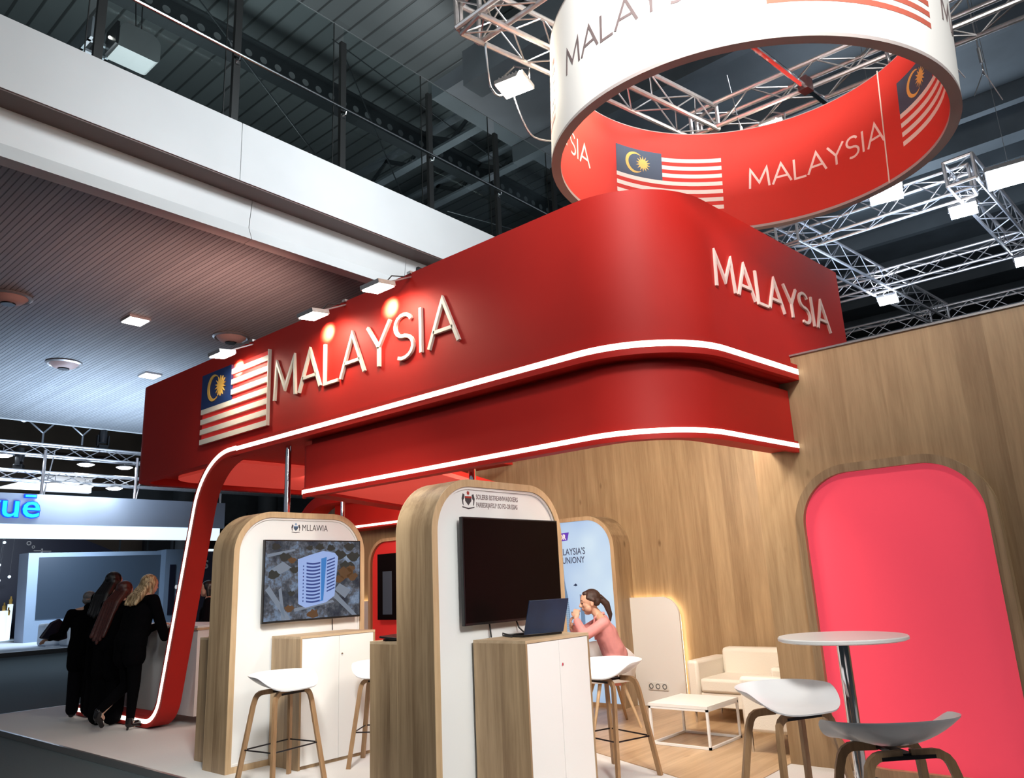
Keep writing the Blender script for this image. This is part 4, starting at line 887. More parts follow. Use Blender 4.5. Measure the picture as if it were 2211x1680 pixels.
# ================================================================== FURNITURE
def stool(loc, rz, label, src=None):
    if src: return dup(src, loc, rz, label)
    t = thing('bar_stool', label, 'bar stool', loc, rz, 'white shell bar stools with oak legs')
    # shell: local +Y = raised back, -Y = open front
    def surf(u, th):
        c, s_ = cos(th), sin(th); e = 2.2
        k = (abs(c)**e+abs(s_)**e)**(-1/e)
        x, y = .300*k*c*u, .235*k*s_*u
        f = min(1, max(0, (-s_-.02)/.92)); f = f*f*(3-2*f)                 # 1 at the open front
        z = .735+u**2.2*(.112*(1-f)+.010*f)+.012*u*u*max(0, s_)-.010*u**4*f
        return Vector((x, y, z))
    m = MB(); nu, nt_ = 9, 48; vs = []
    for off in (0, -.009):
        for i in range(nu+1):
            for j in range(nt_): v = surf(i/nu if i else .001, 2*pi*j/nt_); vs.append((v.x*(1 if not off else .985), v.y*(1 if not off else .985), v.z+off))
    q = (nu+1)*nt_; fs = []
    for i in range(nu):
        for j in range(nt_): a, b, c, d = i*nt_+j, i*nt_+(j+1) % nt_, (i+1)*nt_+(j+1) % nt_, (i+1)*nt_+j; fs += [(a, b, c, d), (q+d, q+c, q+b, q+a)]
    for j in range(nt_): fs.append((nu*nt_+j, nu*nt_+(j+1) % nt_, q+nu*nt_+(j+1) % nt_, q+nu*nt_+j))
    m.add(vs, fs).build('seat_shell', 'gloss_white', t)
    sec = [(-.6, -1), (.6, -1), (.6, 1), (-.6, 1)]
    for sx in (-1, 1):
        for sy in (-1, 1):
            P = [(sx*.02, sy*.10, .708), (sx*.12, sy*.11, .708)]
            for a in (20, 45, 70): P.append((sx*(.12+.065*sin(radians(a))), sy*(.112+.01*sin(radians(a))), .708-.06*(1-cos(radians(a)))))
            P += [(sx*.193, sy*.13, .62), (sx*.27, sy*.215, .0)]
            MB().tube(P, [.022]*len(P), sec=[(-.85, -.55), (.85, -.55), (.85, .55), (-.85, .55)], up=(0, 1, 0)).build('leg', 'oak_leg', t)
    MB().box(-.12, .12, -.125, -.10, .690, .705).box(-.12, .12, .10, .125, .690, .705).box(-.03, .03, -.11, .11, .696, .712).build('seat_bracket', 'black_steel', t, smooth=False)
    z = .285; f = (.62-z)/.62; x, y = .193+.077*f, .13+.085*f
    MB().tube([(-x, -y, z), (x, -y, z), (x, y, z), (-x, y, z), (-x, -y, z)], .006, 8).build('footrest', 'black_steel', t)
    return t
s1 = stool((3.84, 5.92, 0), radians(8), 'white bar stool in front of the cabinet under the tower picture')
stool((4.78, 5.74, 0), radians(-55), 'white bar stool half hidden by the nearer kiosk, beside the white cabinet doors', s1)
stool((5.44, 3.74, 0), radians(-105), 'white bar stool right of the nearest cabinet, in front of the seated woman', s1)
stool((4.53, 1.90, 0), radians(-27), 'white bar stool left of the round high table', s1)
stool((3.84, 1.16, 0), radians(135), 'nearest bar stool seen from behind, grey lit, right of the table foot', s1)
bt = thing('bistro_table', 'round white high table on a chrome column in front of the coral panel', 'table', (4.86, 1.66, 0))
MB().lathe([(0, 1.075), (.345, 1.075), (.362, 1.082), (.362, 1.096), (.356, 1.102), (0, 1.102)], n=64).build('tabletop', 'white', bt)
MB().lathe([(.036, .03), (.036, 1.06), (.10, 1.066), (.10, 1.074), (0, 1.074)], n=32).build('column', 'chrome', bt)
MB().lathe([(0, .006), (.26, .006), (.26, .014), (.05, .03), (0, .03)], n=48).build('base_plate', 'chrome', bt)
ctb = thing('coffee_table', 'low white square coffee table with thin frame, in front of the ivory sofa', 'coffee table', (6.50, 3.46, 0))
MB().box(0, .62, 0, .60, .335, .36).build('tabletop', 'white', ctb, smooth=False)
m = MB()
for x in (.012, .608):
    for y in (.012, .588): 
        MB().box(x-.01, x+.01, y-.01, y+.01, .008, .335).build('leg', 'white_metal', ctb, smooth=False)
m.box(.002, .618, .002, .022, .008, .028).box(.002, .618, .578, .598, .008, .028).box(.002, .022, .022, .578, .008, .028).box(.598, .618, .022, .578, .008, .028)
m.box(.002, .618, .002, .022, .315, .335).box(.002, .618, .578, .598, .315, .335).box(.002, .022, .022, .578, .315, .335).box(.598, .618, .022, .578, .315, .335); m.build('frame', 'white_metal', ctb, smooth=False)
def sofa(loc, rz, W, label, D=.74):
    """front looks to local -Y"""
    t = thing('sofa' if W > 1 else 'armchair', label, 'sofa' if W > 1 else 'armchair', loc, rz)
    H = .70; a = .13
    for x0 in (0, W-a):
        MB().box(x0, x0+a, 0, D-.06, .17, .615).build('armrest', 'leather', t, bevel=.03)
    MB().box(a, W-a, D-.18, D, .17, H).build('backrest', 'leather', t, bevel=.045)
    MB().box(a+.003, W-a-.003, .01, D-.16, .30, .44).build('seat_cushion', 'leather', t, bevel=.03)
    MB().box(a, W-a, .03, D-.1, .16, .30).build('seat_base', 'leather', t, bevel=.01)
    for x in (.04, W-.04):
        for y in (.05, D-.12): MB().tube([(x, y, .17), (x, y, .0)], .013, 8).build('leg', 'chrome', t)
    return t
sofa((7.60, 4.24, 0), radians(-90), 1.55, 'ivory two seat sofa standing against the oak wall in the lounge')
sofa((7.38, 3.18, 0), radians(180), .80, 'ivory armchair seen from its side, right of the coffee table', .70)

# arches on the back wall
def wall_arch(name, loc, W, label, H=2.265, D=.37, R=.40, inset=.05, panel='poster', cat='niche', fr=.05, rb=0, fn=None):
    """arch on a wall looking to -X; local: x depth (0 front), -y = right"""
    t = thing(name, label, cat, loc); F = lambda u, v, d: (d, -u, v)
    o = arch_loop(0, W, 0, H, R, rb, n=14); i1 = arch_loop(fr, W-fr, fr, H-fr, R-fr, max(rb-fr, 0) if rb else 0, n=14)
    MB().frame(o, i1, F, .006, D).build('oak_shell', 'oak', t); MB().frame(o, i1, F, 0, .006).build('front_edging', 'oak_edge' if rb == 0 else 'oak', t)
    MB().prism(i1, F, inset, inset+.02).build('panel', panel, t, smooth=False)
    return t
P = wall_arch('poster_light_box', (8.03, 6.84, 0), 1.52, 'oak arch light box with pale blue city poster behind the seated woman', cat='light box', inset=.02)
FP = lambda u, v, d: (.02-d, -u, v)
tw = MB(); 
def tower(m, cx, base, top, w):
    m.prism([(cx-w, base), (cx+w, base), (cx+w*.95, base+(top-base)*.45), (cx+w*.7, base+(top-base)*.62), (cx+w*.35, base+(top-base)*.74), (cx+.006, base+(top-base)*.84), (cx, top), (cx-.006, base+(top-base)*.84), (cx-w*.35, base+(top-base)*.74), (cx-w*.7, base+(top-base)*.62), (cx-w*.95, base+(top-base)*.45)], FP, .0005, .0015)
for cx in (.72, .50): tower(tw, cx, .70, 1.64, .062)
tw.build('print_towers', 'pr_tower', P, smooth=False)
ln = MB()
for cx in (.72, .50):
    for i in range(22): z = .72+i*.024; ln.prism([(cx-.052, z), (cx+.052, z), (cx+.052, z+.007), (cx-.052, z+.007)], FP, .0015, .0025)
    for i in (-2, -1, 0, 1, 2): ln.prism([(cx+i*.021-.002, .70), (cx+i*.021+.002, .70), (cx+i*.021*.7+.002, 1.2), (cx+i*.021*.7-.002, 1.2)], FP, .0015, .0025)
ln.build('print_tower_lines', 'pr_line', P, smooth=False)
b_ = MB(); b_.prism([(.95, .75), (1.01, .75), (1.01, 1.26), (.99, 1.30), (.95, 1.31)], FP, .0005, .002).prism([(1.20, .3), (1.33, .3), (1.33, .86), (1.20, .83)], FP, .0005, .002).prism([(.80, .72), (.92, .72), (.92, .98), (.80, .96)], FP, .0005, .002)
b_.build('print_buildings', 'pr_tower', P, smooth=False)
b_ = MB(); b_.prism([(.80, 1.06), (.93, 1.06), (.93, 1.10), (.80, 1.10)], FP, .0005, .0025).prism([(.80, .60), (.98, .60), (.98, .68), (.82, .70)], FP, .0005, .0025).prism([(.86, 1.42), (.90, 1.445), (.925, 1.42), (.90, 1.41)], FP, .0005, .0025); b_.build('print_dark_shapes', 'pr_dark', P, smooth=False)
fan(MB(), [(.87+.07*cos(j*.5)*(1+.15*sin(j*4)), .84+.065*sin(j*.5)) for j in range(13)], (.87, .84), FP, .0005, .003).build('print_tree', 'pr_tree', P, smooth=False)
MB().prism([(.61, 1.975), (.81, 1.985), (.84, 2.085), (.64, 2.08)], FP, .0005, .002).build('print_tag', 'violet', P, smooth=False)
m = MB(); put_text(m, 'OR', .095, lambda x, y, z: FP(.68+x, 1.997+y, .003+z), .001, .78, .003); m.build('print_tag_text', 'white_print', P, smooth=False)
m = MB(); put_text(m, "MALAYSIA'S", .118, lambda x, y, z: FP(.585+x, 1.80+y, .002+z), .001, .80, .001); put_text(m, 'ECUNIONY', .112, lambda x, y, z: FP(.60+x, 1.695+y, .002+z), .001, .80, .001); m.build('print_heading', 'ink', P, smooth=False)
N2 = wall_arch('wall_niche', (8.03, 10.05, 0), 1.52, 'oak arch with red board and small dark screen, between the two kiosks', panel='red_panel2')
MB().box(-.03, .012, -1.06, -.27, 1.02, 2.02).build('screen', 'screen_off', N2, smooth=False)
MB().box(-.034, -.03, -.62, -.40, 1.1, 1.75).build('screen_picture', 'navy_dull', N2, smooth=False)
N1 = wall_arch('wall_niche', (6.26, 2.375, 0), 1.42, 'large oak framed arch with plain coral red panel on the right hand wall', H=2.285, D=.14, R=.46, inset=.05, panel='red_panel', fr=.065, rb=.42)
# low white back-lit panels
def lit_panel(loc, W, label, H=1.245, round_right=True):
    t = thing('glowing_divider', label, 'divider', loc, 0, 'low white panels with a warm glow behind'); F = lambda u, v, d: (d, -u, v)
    p = [(0, .01), (W, .01)]+(arc(W-.22, H-.22, .22, 0, 90, 10) if round_right else [(W, H)])+[(0, H)]
    MB().prism(p, F, 0, .035).build('panel', 'white', t, smooth=False)
    q = [(0, .03), (W-.02, .03)]+(arc(W-.24, H-.24, .22, 0, 90, 10) if round_right else [(W-.02, H-.02)])+[(0, H-.02)]
    MB().frame(q[1:], [(u*.985, v*.985) for u, v in q[1:]], F, .04, .075, closed=False).build('glow_strip', 'led_soft', t, smooth=False)
    return t
lp_ = lit_panel((8.30, 5.34, 0), .68, 'low white panel with rounded corner and warm glow, beside the poster')
lit_panel((8.30, 10.72, 0), .68, 'low white panel with warm glow, seen between the kiosk and red niche', 1.30, False)
sk = thing('wall_socket', 'white triple power socket low on the lit panel', 'socket', (8.297, 5.15, .19))
MB().box(-.012, 0, -.27, 0, 0, .09).build('plate', 'socket', sk, bevel=.006)
for i in range(3): MB().lathe([(.030, 0), (.030, -.004), (.022, -.004), (.021, .004), (0, .004)], n=18).build('outlet', 'hole', sk).matrix_local = Matrix.Translation((-.014, -.045-.09*i, .045)) @ Matrix.Rotation(radians(90), 4, 'Y')

# reception counter in the bend of the canopy leg
ct = thing('reception_counter', 'white reception counter with rounded foot, inside the bend of the red leg', 'counter', (4.90, 9.45, 0))
p = fillet([(0, .10), (.62, .10), (.74, 1.10), (0, 1.10), (0, .10)], [.30, .02, .01])[:-1]
MB().prism(p, lambda u, v, d: (u, d, v), 0, 2.6).build('body', 'white', ct)
MB().box(-.02, .78, -.02, 2.62, 1.10, 1.125).build('worktop', 'oak_edge', ct, smooth=False); MB().box(-.01, .77, -.01, 2.61, 1.125, 1.15).build('glass_top', 'white', ct, smooth=False)
for y in (.25, 2.3): MB().tube([(.30, y, .12), (.34, y, 0)], [.03, .02], 8).build('leg', 'oak_edge', ct)
# tub chair of the seated woman
tc_ = thing('tub_chair', 'white tub chair with slanted oak legs, the woman in pink sits in it', 'chair', (7.10, 4.90, 0), radians(-40))
def tub():
    m = MB(); n, k = 40, 8; vs = []
    for off in (0, .012):
        for i in range(k+1):
            for j in range(n):
                th = 2*pi*j/n; b = max(0, (1+sin(th))/2)          # +y is the back
                f = i/k; r = (.12+.16*min(1, f*1.6)) if f < .5 else .25+.045*(f-.5)*2
                if f < .5: r = .25*f*2; z = .44+.02*(f*2)**3
                else: z = .46+(.10+.27*b**1.2)*(f-.5)*2
                r += off; vs.append(((r)*cos(th)*1.05, r*sin(th), z-(off*.9)))
    q = (k+1)*n; fs = []
    for i in range(k):
        for j in range(n): a, b2, c, d = i*n+j, i*n+(j+1) % n, (i+1)*n+(j+1) % n, (i+1)*n+j; fs += [(a, b2, c, d), (q+d, q+c, q+b2, q+a)]
    for j in range(n): fs.append((k*n+j, k*n+(j+1) % n, q+k*n+(j+1) % n, q+k*n+j))
    return m.add(vs, fs)
tub().build('shell', 'gloss_white', tc_)
for sx in (-1, 1):
    for sy in (-1, 1): MB().tube([(sx*.12, sy*.12, .44), (sx*.25, sy*.25, 0)], [.020, .013], 10).build('leg', 'oak_edge', tc_)
# ================================================================== FAR STANDS ON THE LEFT
fs = thing('booth_fascia', 'pale grey hanging fascia of the far stand with glowing cyan letters', 'fascia', (0, 0, 0))
MB().box(-6, 14.05, 25.6, 25.75, 3.80, 4.68).build('board', 'grey_fascia', fs, smooth=False)
MB().box(-6, 13.9, 25.62, 25.75, 3.38, 3.79).build('light_band', 'glow_blue', fs, smooth=False)
m = MB(); h = MB()
FB = lambda u, v, d: (u, 25.58-d, v)
for b_, mm_, dp in ((.028, h, 0), (.006, m, .03)): put_text(mm_, 'yue', .98, lambda x, y, z: FB(6.62+x, 3.99+y, .03+z+dp), .05, 1.10, b_)
h.box(7.68, 8.02, 25.53, 25.57, 4.545, 4.665); m.box(7.71, 7.99, 25.49, 25.53, 4.575, 4.635)
h.build('letter_return', 'sign_halo', fs, smooth=False); m.build('letter_face', 'sign_blue', fs, smooth=False)
b2 = thing('booth_platform', 'white lit platform floor of the far stand', 'platform', (0, 0, 0)); MB().box(2, 22, 28.3, 44, -.06, .10).build('deck', 'booth_floor', b2, smooth=False); MB().box(2, 22, 28.25, 28.3, -.06, .08).build('edge', 'black', b2, smooth=False)
gb = thing('booth_wall', 'blue grey booth wall with a large dark screen, behind the group of visitors', 'booth', (0, 0, 0))
F2 = lambda u, v, d: (u, d, v)
MB().prism([(10.72, .1), (16.2, .1), (16.05, 3.52), (10.60, 3.44)], F2, 34.0, 34.5).build('front', 'grey_booth', gb, smooth=False)
MB().add([(10.72, 34, .1), (10.60, 34, 3.44), (10.58, 35, 3.46), (10.72, 35, .1)], [(0, 1, 2, 3)]).build('flank', 'grey_fascia', gb, smooth=False)
MB().prism([(11.05, .93), (15.95, .95), (15.85, 3.35), (10.98, 3.27)], F2, 33.96, 34.0).build('screen', 'slate_screen', gb, smooth=False)
gc = thing('booth_column', 'blue grey booth column with a dark slot, between the screen and the black backdrop', 'booth', (0, 0, 0))
MB().box(15.75, 17.6, 33.5, 34.4, .1, 3.55).build('column', 'grey_booth', gc, smooth=False); MB().box(15.95, 16.2, 33.46, 33.5, .8, 2.9).build('slot', 'night', gc, smooth=False)
for (x, z), nm in (((16.35, 1.62), 'pebble_mark'), ((16.28, 1.95), 'pebble_mark')): MB().sph((x, 33.48, z), .09, sc=(.8, .2, 1)).build('round_mark', 'white_print', gc)
kb = thing('dark_backdrop', 'black backdrop panel with white letters kS, left of the farther kiosk', 'panel', (0, 0, 0))
MB().box(12.95, 15.6, 25.9, 26.1, -.06, 3.05).build('panel', 'night', kb, smooth=False); MB().box(13.0, 15.6, 25.86, 25.9, 3.02, 3.10).build('top_light', 'glow_blue', kb, smooth=False)
m = MB(); put_text(m, 'kS', .40, lambda x, y, z: (13.30+x, 25.88-z, 2.44+y), .01, 1.0, .01); m.build('lettering', 'bin_print', kb, smooth=False) 
nb = thing('night_backdrop', 'midnight blue backdrop with white drawings behind the far left stand', 'backdrop', (0, 0, 0))
MB().prism([(4, .1), (17.5, .1), (17.3, 3.4), (15.6, 4.1), (13.5, 4.9), (4, 5.2)], F2, 40.0, 40.2).build('board', 'night', nb, smooth=False)
m = MB()
for (x, z, r) in ((12.42, 4.22, .10), (12.62, 4.05, .07)): m.frame([(x+r*cos(i*pi/6), z+r*sin(i*pi/6)) for i in range(12)], [(x+r*.6*cos(i*pi/6), z+r*.6*sin(i*pi/6)) for i in range(12)], F2, 39.96, 40)
for (x0, x1, z0, z1) in ((12.65, 13.0, 3.86, 3.90), (12.95, 13.02, 3.66, 3.98), (13.02, 13.4, 3.72, 3.78), (13.02, 13.38, 3.84, 3.88), (13.3, 13.36, 3.55, 3.80), (13.10, 13.6, 3.52, 3.56), (13.85, 13.9, 3.48, 3.74), (13.85, 14.1, 3.70, 3.75), (14.1, 14.35, 3.52, 3.58)): m.box(x0, x1, 39.96, 40, z0, z1)
m.build('drawing', 'bin_print', nb, smooth=False)
for i, (x, z) in enumerate(((11.05, 3.95), (10.95, 3.0), (11.38, 2.5), (11.0, 2.35), (10.78, 2.75))):
    t = thing('pendant_lamp', ('tiny white pendant lamp, highest of the far left cluster', 'tiny white pendant lamp, second from top of the far left cluster', 'tiny white pendant lamp, rightmost of the far left cluster', 'tiny white pendant lamp, lowest of the far left cluster', 'tiny white pendant lamp cut by the left photo edge')[i], 'pendant lamp', (x, 38.6, z+.2), group='pendant lamps of the far left stand')
    MB().tube([(0, 0, 0), (.05, 0, 4.4-z)], .008, 5).build('cord', 'wire', t); MB().sph((0, 0, 0), .065).build('bulb', 'glow_blue', t)
for i, (x, w_, h_, k) in enumerate(((10.80, .18, .85, 0), (11.05, .26, 1.2, 1), (11.28, .16, 1.0, 2), (10.98, .34, .5, 3), (11.45, .14, 1.45, 4))):
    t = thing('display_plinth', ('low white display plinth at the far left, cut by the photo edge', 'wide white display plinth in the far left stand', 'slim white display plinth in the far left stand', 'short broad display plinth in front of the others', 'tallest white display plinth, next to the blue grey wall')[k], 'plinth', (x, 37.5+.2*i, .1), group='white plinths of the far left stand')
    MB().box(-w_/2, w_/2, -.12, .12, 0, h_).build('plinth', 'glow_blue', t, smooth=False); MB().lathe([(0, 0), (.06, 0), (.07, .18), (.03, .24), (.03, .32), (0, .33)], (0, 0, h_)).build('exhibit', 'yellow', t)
for i, (x, y) in enumerate(((10.50, 30.2), (10.75, 28.9))):
    t = thing('seat_cube', ('rounded white seat block on the far stand, further one', 'rounded white seat block on the far stand, partly behind the grey bin')[i], 'pouf', (x, y, .1), group='white seat blocks'); MB().box(-.45, 1.6, -.4, .4, .02, .74-.03*i).build('block', 'booth_floor', t, bevel=.08); MB().box(-.4, 1.5, -.36, .36, 0, .03).build('plinth_foot', 'grey_fascia', t, smooth=False)
wb_ = thing('white_header', 'small lit white box above the pale fascia, under the far trusses', 'light box', (0, 0, 0)); MB().box(10.6, 12.3, 33, 33.3, 5.75, 6.35).add([(8.9, 33.1, 5.75), (10.6, 33, 5.75), (10.6, 33, 6.35)], [(0, 1, 2)]).build('box', 'white_print', wb_, smooth=False)
for i, (x0, x1, z0, z1, mt, lb_) in enumerate(((9, 24, 9.2, 11.5, 'brown_wall', 'brown cladding band high up behind the far trusses'), (13, 40, 5.2, 8.2, 'concrete', 'sloping grey stair flank far behind the trusses'), (20, 45.5, -.06, 5.0, 'wall_dark', 'dark glazed partition beyond the stand'))):
    tag(MB().prism([(x0, z0), (x1, z0+(1.4 if i == 1 else 0)), (x1, z1+(1.4 if i == 1 else 0)), (x0, z1-(1.2 if i == 1 else 0))], F2, 43.9+.7*i, 44.2+.7*i).build('far_cladding', mt, smooth=False), lb_, 'wall panel')
for i, x in enumerate((19.6, 24.6)): tag(MB().lathe([(.55, 0), (.55, 9)], (x, 40, .1), 24).build('round_column', 'concrete'), ('round concrete column far behind, above the dark backdrop', 'round concrete column far behind, seen past the canopy')[i], 'column')
for i in range(9): tag(MB().box(15+i*1.25, 15.06+i*1.25, 36.5, 36.56, .1, 5.6).build('partition_bar', 'roof_dark', smooth=False), 'dark upright bar of the far glazed partition under the canopy', 'bar', 'upright bars of the far partition')
tag(MB().box(20, 22.6, 36.4, 36.5, 4.0, 4.25).build('distant_lamp', 'led', smooth=False), 'small warm lit strip seen far away under the canopy', 'light')

# straps and cable loops above the far trusses
for x, lb_ in ((14.0, 'pair of white straps holding the right end of the pale fascia, left one'), (14.35, 'pair of white straps holding the right end of the pale fascia, right one')):
    tag(MB().tube([(x-.45, 25.7, 4.66), (x-.52, 25.7, 6.5)], .02, 6).tube([(x-.43, 25.7, 4.66), (x-.38, 25.7, 6.5)], .02, 6).build('hanging_strap', 'white_metal'), lb_, 'strap')
for x, z, lb_ in ((7.9, 6.25, 'grey sling with steel ring over the upper far truss, at the left'), (9.0, 6.3, 'grey sling over the upper far truss, in its middle')):
    m = MB().tube([(x, 25.2, z-.1), (x, 25.2, z+.2)], .03, 6).tube([(x, 25.2, z+.2), (x-.5, 25.2, z+.6), (x-.5, 25.2, 7.4)], .025, 6).tube([(x, 25.2, z+.2), (x+.35, 25.2, z+.6), (x+.35, 25.2, 7.4)], .025, 6)
    m.tube([(x-.55+.13*cos(i*pi/6), 25.2, z+.62+.13*sin(i*pi/6)) for i in range(13)], .025, 6); tag(m.build('rigging_sling', 'wire'), lb_, 'rigging')
# recycling bin
bn = thing('recycling_bin', 'charcoal recycling bin with rounded lid, left of the visitors', 'bin', (5.98, 15.6, -.06), radians(-8))
MB().box(-.02, .95, 0, .55, 0, .80).build('body', 'bin', bn, bevel=.02)
MB().prism(fillet([(-.05, .80), (1.0, .80), (1.0, 1.06), (-.05, 1.06), (-.05, .80)], [.02, .10, .12])[:-1], lambda u, v, d: (u, d, v), -.03, .56).build('lid', 'bin', bn)
FBn = lambda u, v, d: (u, -.002-d, v)
m = MB(); m.frame(arc(.42, .66, .055, 90, 270, 8)+arc(.52, .66, .055, -90, 90, 8), arc(.42, .66, .042, 90, 270, 8)+arc(.52, .66, .042, -90, 90, 8), FBn, 0, .002)
put_text(m, 'rew', .09, lambda x, y, z: FBn(.385+x, .64+y, z), .002, .8, .001); m.prism([(.22, .565), (.72, .575), (.72, .59), (.22, .58)], FBn, 0, .003)
for k in range(3):
    a = radians(90+120*k); c = (.47+.055*cos(a), .20+.055*sin(a)); tx, ty = -sin(a), cos(a)
    m.prism([(c[0]+tx*.045+cos(a)*.012, c[1]+ty*.045+sin(a)*.012), (c[0]-tx*.035+cos(a)*.012, c[1]-ty*.035+sin(a)*.012), (c[0]-tx*.035-cos(a)*.010, c[1]-ty*.035-sin(a)*.010), (c[0]+tx*.045-cos(a)*.010, c[1]+ty*.045-sin(a)*.010)], FBn, 0, .002)
m.build('print', 'bin_print', bn, smooth=False)

# ================================================================== PEOPLE
def blob(name, items, m, parent, voxel=.008, sm=3):
    mb = MB()
    for it in items:
        if it[0] == 'e': mb.sph(it[1], 1, 12, sc=it[2])
        else:
            _, p, r0, q, r1 = it; p, q = Vector(p), Vector(q); mb.sph(p, r0); mb.sph(q, r1)
            if (q-p).length > 1e-4: mb.tube([p, q], [r0, r1], 12, up=(.31, .52, .79))
    me = bpy.data.meshes.new(name); me.from_pydata(mb.v, [], mb.f)
    bm = bmesh.new(); bm.from_mesh(me); bmesh.ops.remove_doubles(bm, verts=bm.verts, dist=1e-6); bmesh.ops.recalc_face_normals(bm, faces=bm.faces); bm.to_mesh(me); bm.free()
    o = bpy.data.objects.new('tmp', me); C.objects.link(o)
    r = o.modifiers.new('r', 'REMESH'); r.mode = 'VOXEL'; r.voxel_size = voxel
    if sm: s_ = o.modifiers.new('s', 'SMOOTH'); s_.iterations = sm; s_.factor = .5
    dg = bpy.context.evaluated_depsgraph_get(); dg.update(); me2 = bpy.data.meshes.new_from_object(o.evaluated_get(dg)); me2.name = name
    bpy.data.objects.remove(o); bpy.data.meshes.remove(me)
    me2.materials.clear(); me2.materials.append(M[m]); me2.polygons.foreach_set('use_smooth', [True]*len(me2.polygons))
    ob = bpy.data.objects.new(name, me2); C.objects.link(ob); ob.parent = parent; return ob
def hand(w, d, palm, s=1.0, curl=.5, thumb=1):
    """wrist point, pointing direction, palm normal; five fingers with two bends"""
    w, d, pn = Vector(w), Vector(d).normalized(), Vector(palm).normalized(); x = d.cross(pn).normalized()*thumb; pn = x.cross(d).normalized()*(1 if thumb > 0 else -1)
    it = [('c', w, .024*s, w+d*.035*s, .026*s)]
    for k in range(4): it.append(('c', w+d*.03*s+x*(.022-.015*k)*s, .015*s, w+d*.085*s+x*(.030-.020*k)*s, .0115*s))
    for k, L_ in enumerate((.066, .075, .070, .055)):
        b = w+d*.085*s+x*(.030-.020*k)*s; c1 = curl*(.9+.12*k); d1 = (d*cos(c1)+pn*sin(c1)); d2 = (d*cos(2.1*c1)+pn*sin(2.1*c1)); m1 = b+d1*L_*.52*s; it += [('c', b, .0098*s, m1, .0088*s), ('c', m1, .0088*s, m1+d2*L_*.48*s, .0070*s)]
    b = w+d*.03*s+x*.026*s; m1 = b+(d*.6+x*.75+pn*.3).normalized()*.036*s; it += [('c', b, .014*s, m1, .0105*s), ('c', m1, .0105*s, m1+(d*.9+x*.25+pn*.45).normalized()*.030*s, .0085*s)]
    return it
def head_items(c, R3, s=1.0):
    P = lambda x, y, z: Vector(c)+R3 @ Vector((x*s, y*s, z*s))
    it = [('c', P(0, -.010, .018), .080*s, P(0, .016, .028), .077*s), ('c', P(0, -.035, .028), .072*s, P(0, .0, .052), .066*s),
          ('c', P(-.022, .030, -.045), .046*s, P(.022, .030, -.045), .046*s), ('c', P(0, .052, -.082), .024*s, P(0, .035, -.075), .034*s),
          ('c', P(-.03, .045, -.012), .036*s, P(.03, .045, -.012), .036*s),
          ('c', P(0, .088, .016), .008*s, P(0, .104, -.018), .0115*s), ('c', P(-.011, .094, -.022), .0085*s, P(.011, .094, -.022), .0085*s),
          ('c', P(-.012, .083, -.046), .0085*s, P(.012, .083, -.046), .0085*s), ('c', P(-.010, .080, -.056), .009*s, P(.010, .080, -.056), .009*s),
          ('c', P(-.05, .062, .026), .011*s, P(-.016, .083, .028), .009*s), ('c', P(.05, .062, .026), .011*s, P(.016, .083, .028), .009*s)]
    for sx in (-1, 1): it += [('e', P(sx*.080, -.010, -.008), (.010*s, .018*s, .030*s))]
    return it
def face_parts(c, R3, parent, s=1.0):
    P = lambda x, y, z: Vector(c)+R3 @ Vector((x*s, y*s, z*s))
    MB().sph(P(-.031, .0755, .008), .0105*s).sph(P(.031, .0755, .008), .0105*s).build('eyes', 'eye', parent)
    MB().tube([P(-.048, .071, .030), P(-.03, .085, .034), P(-.015, .086, .030)], .0035*s, 6).tube([P(.048, .071, .030), P(.03, .085, .034), P(.015, .086, .030)], .0035*s, 6).build('eyebrows', 'hair_brown', parent)
    MB().tube([P(-.020, .086, -.050), P(0, .0935, -.050), P(.020, .086, -.050)], .0045*s, 6).build('lips', 'lip', parent)
def rotx(v, piv, a): v = Vector(v)-Vector(piv); return Vector(piv)+Matrix.Rotation(a, 3, 'X') @ v
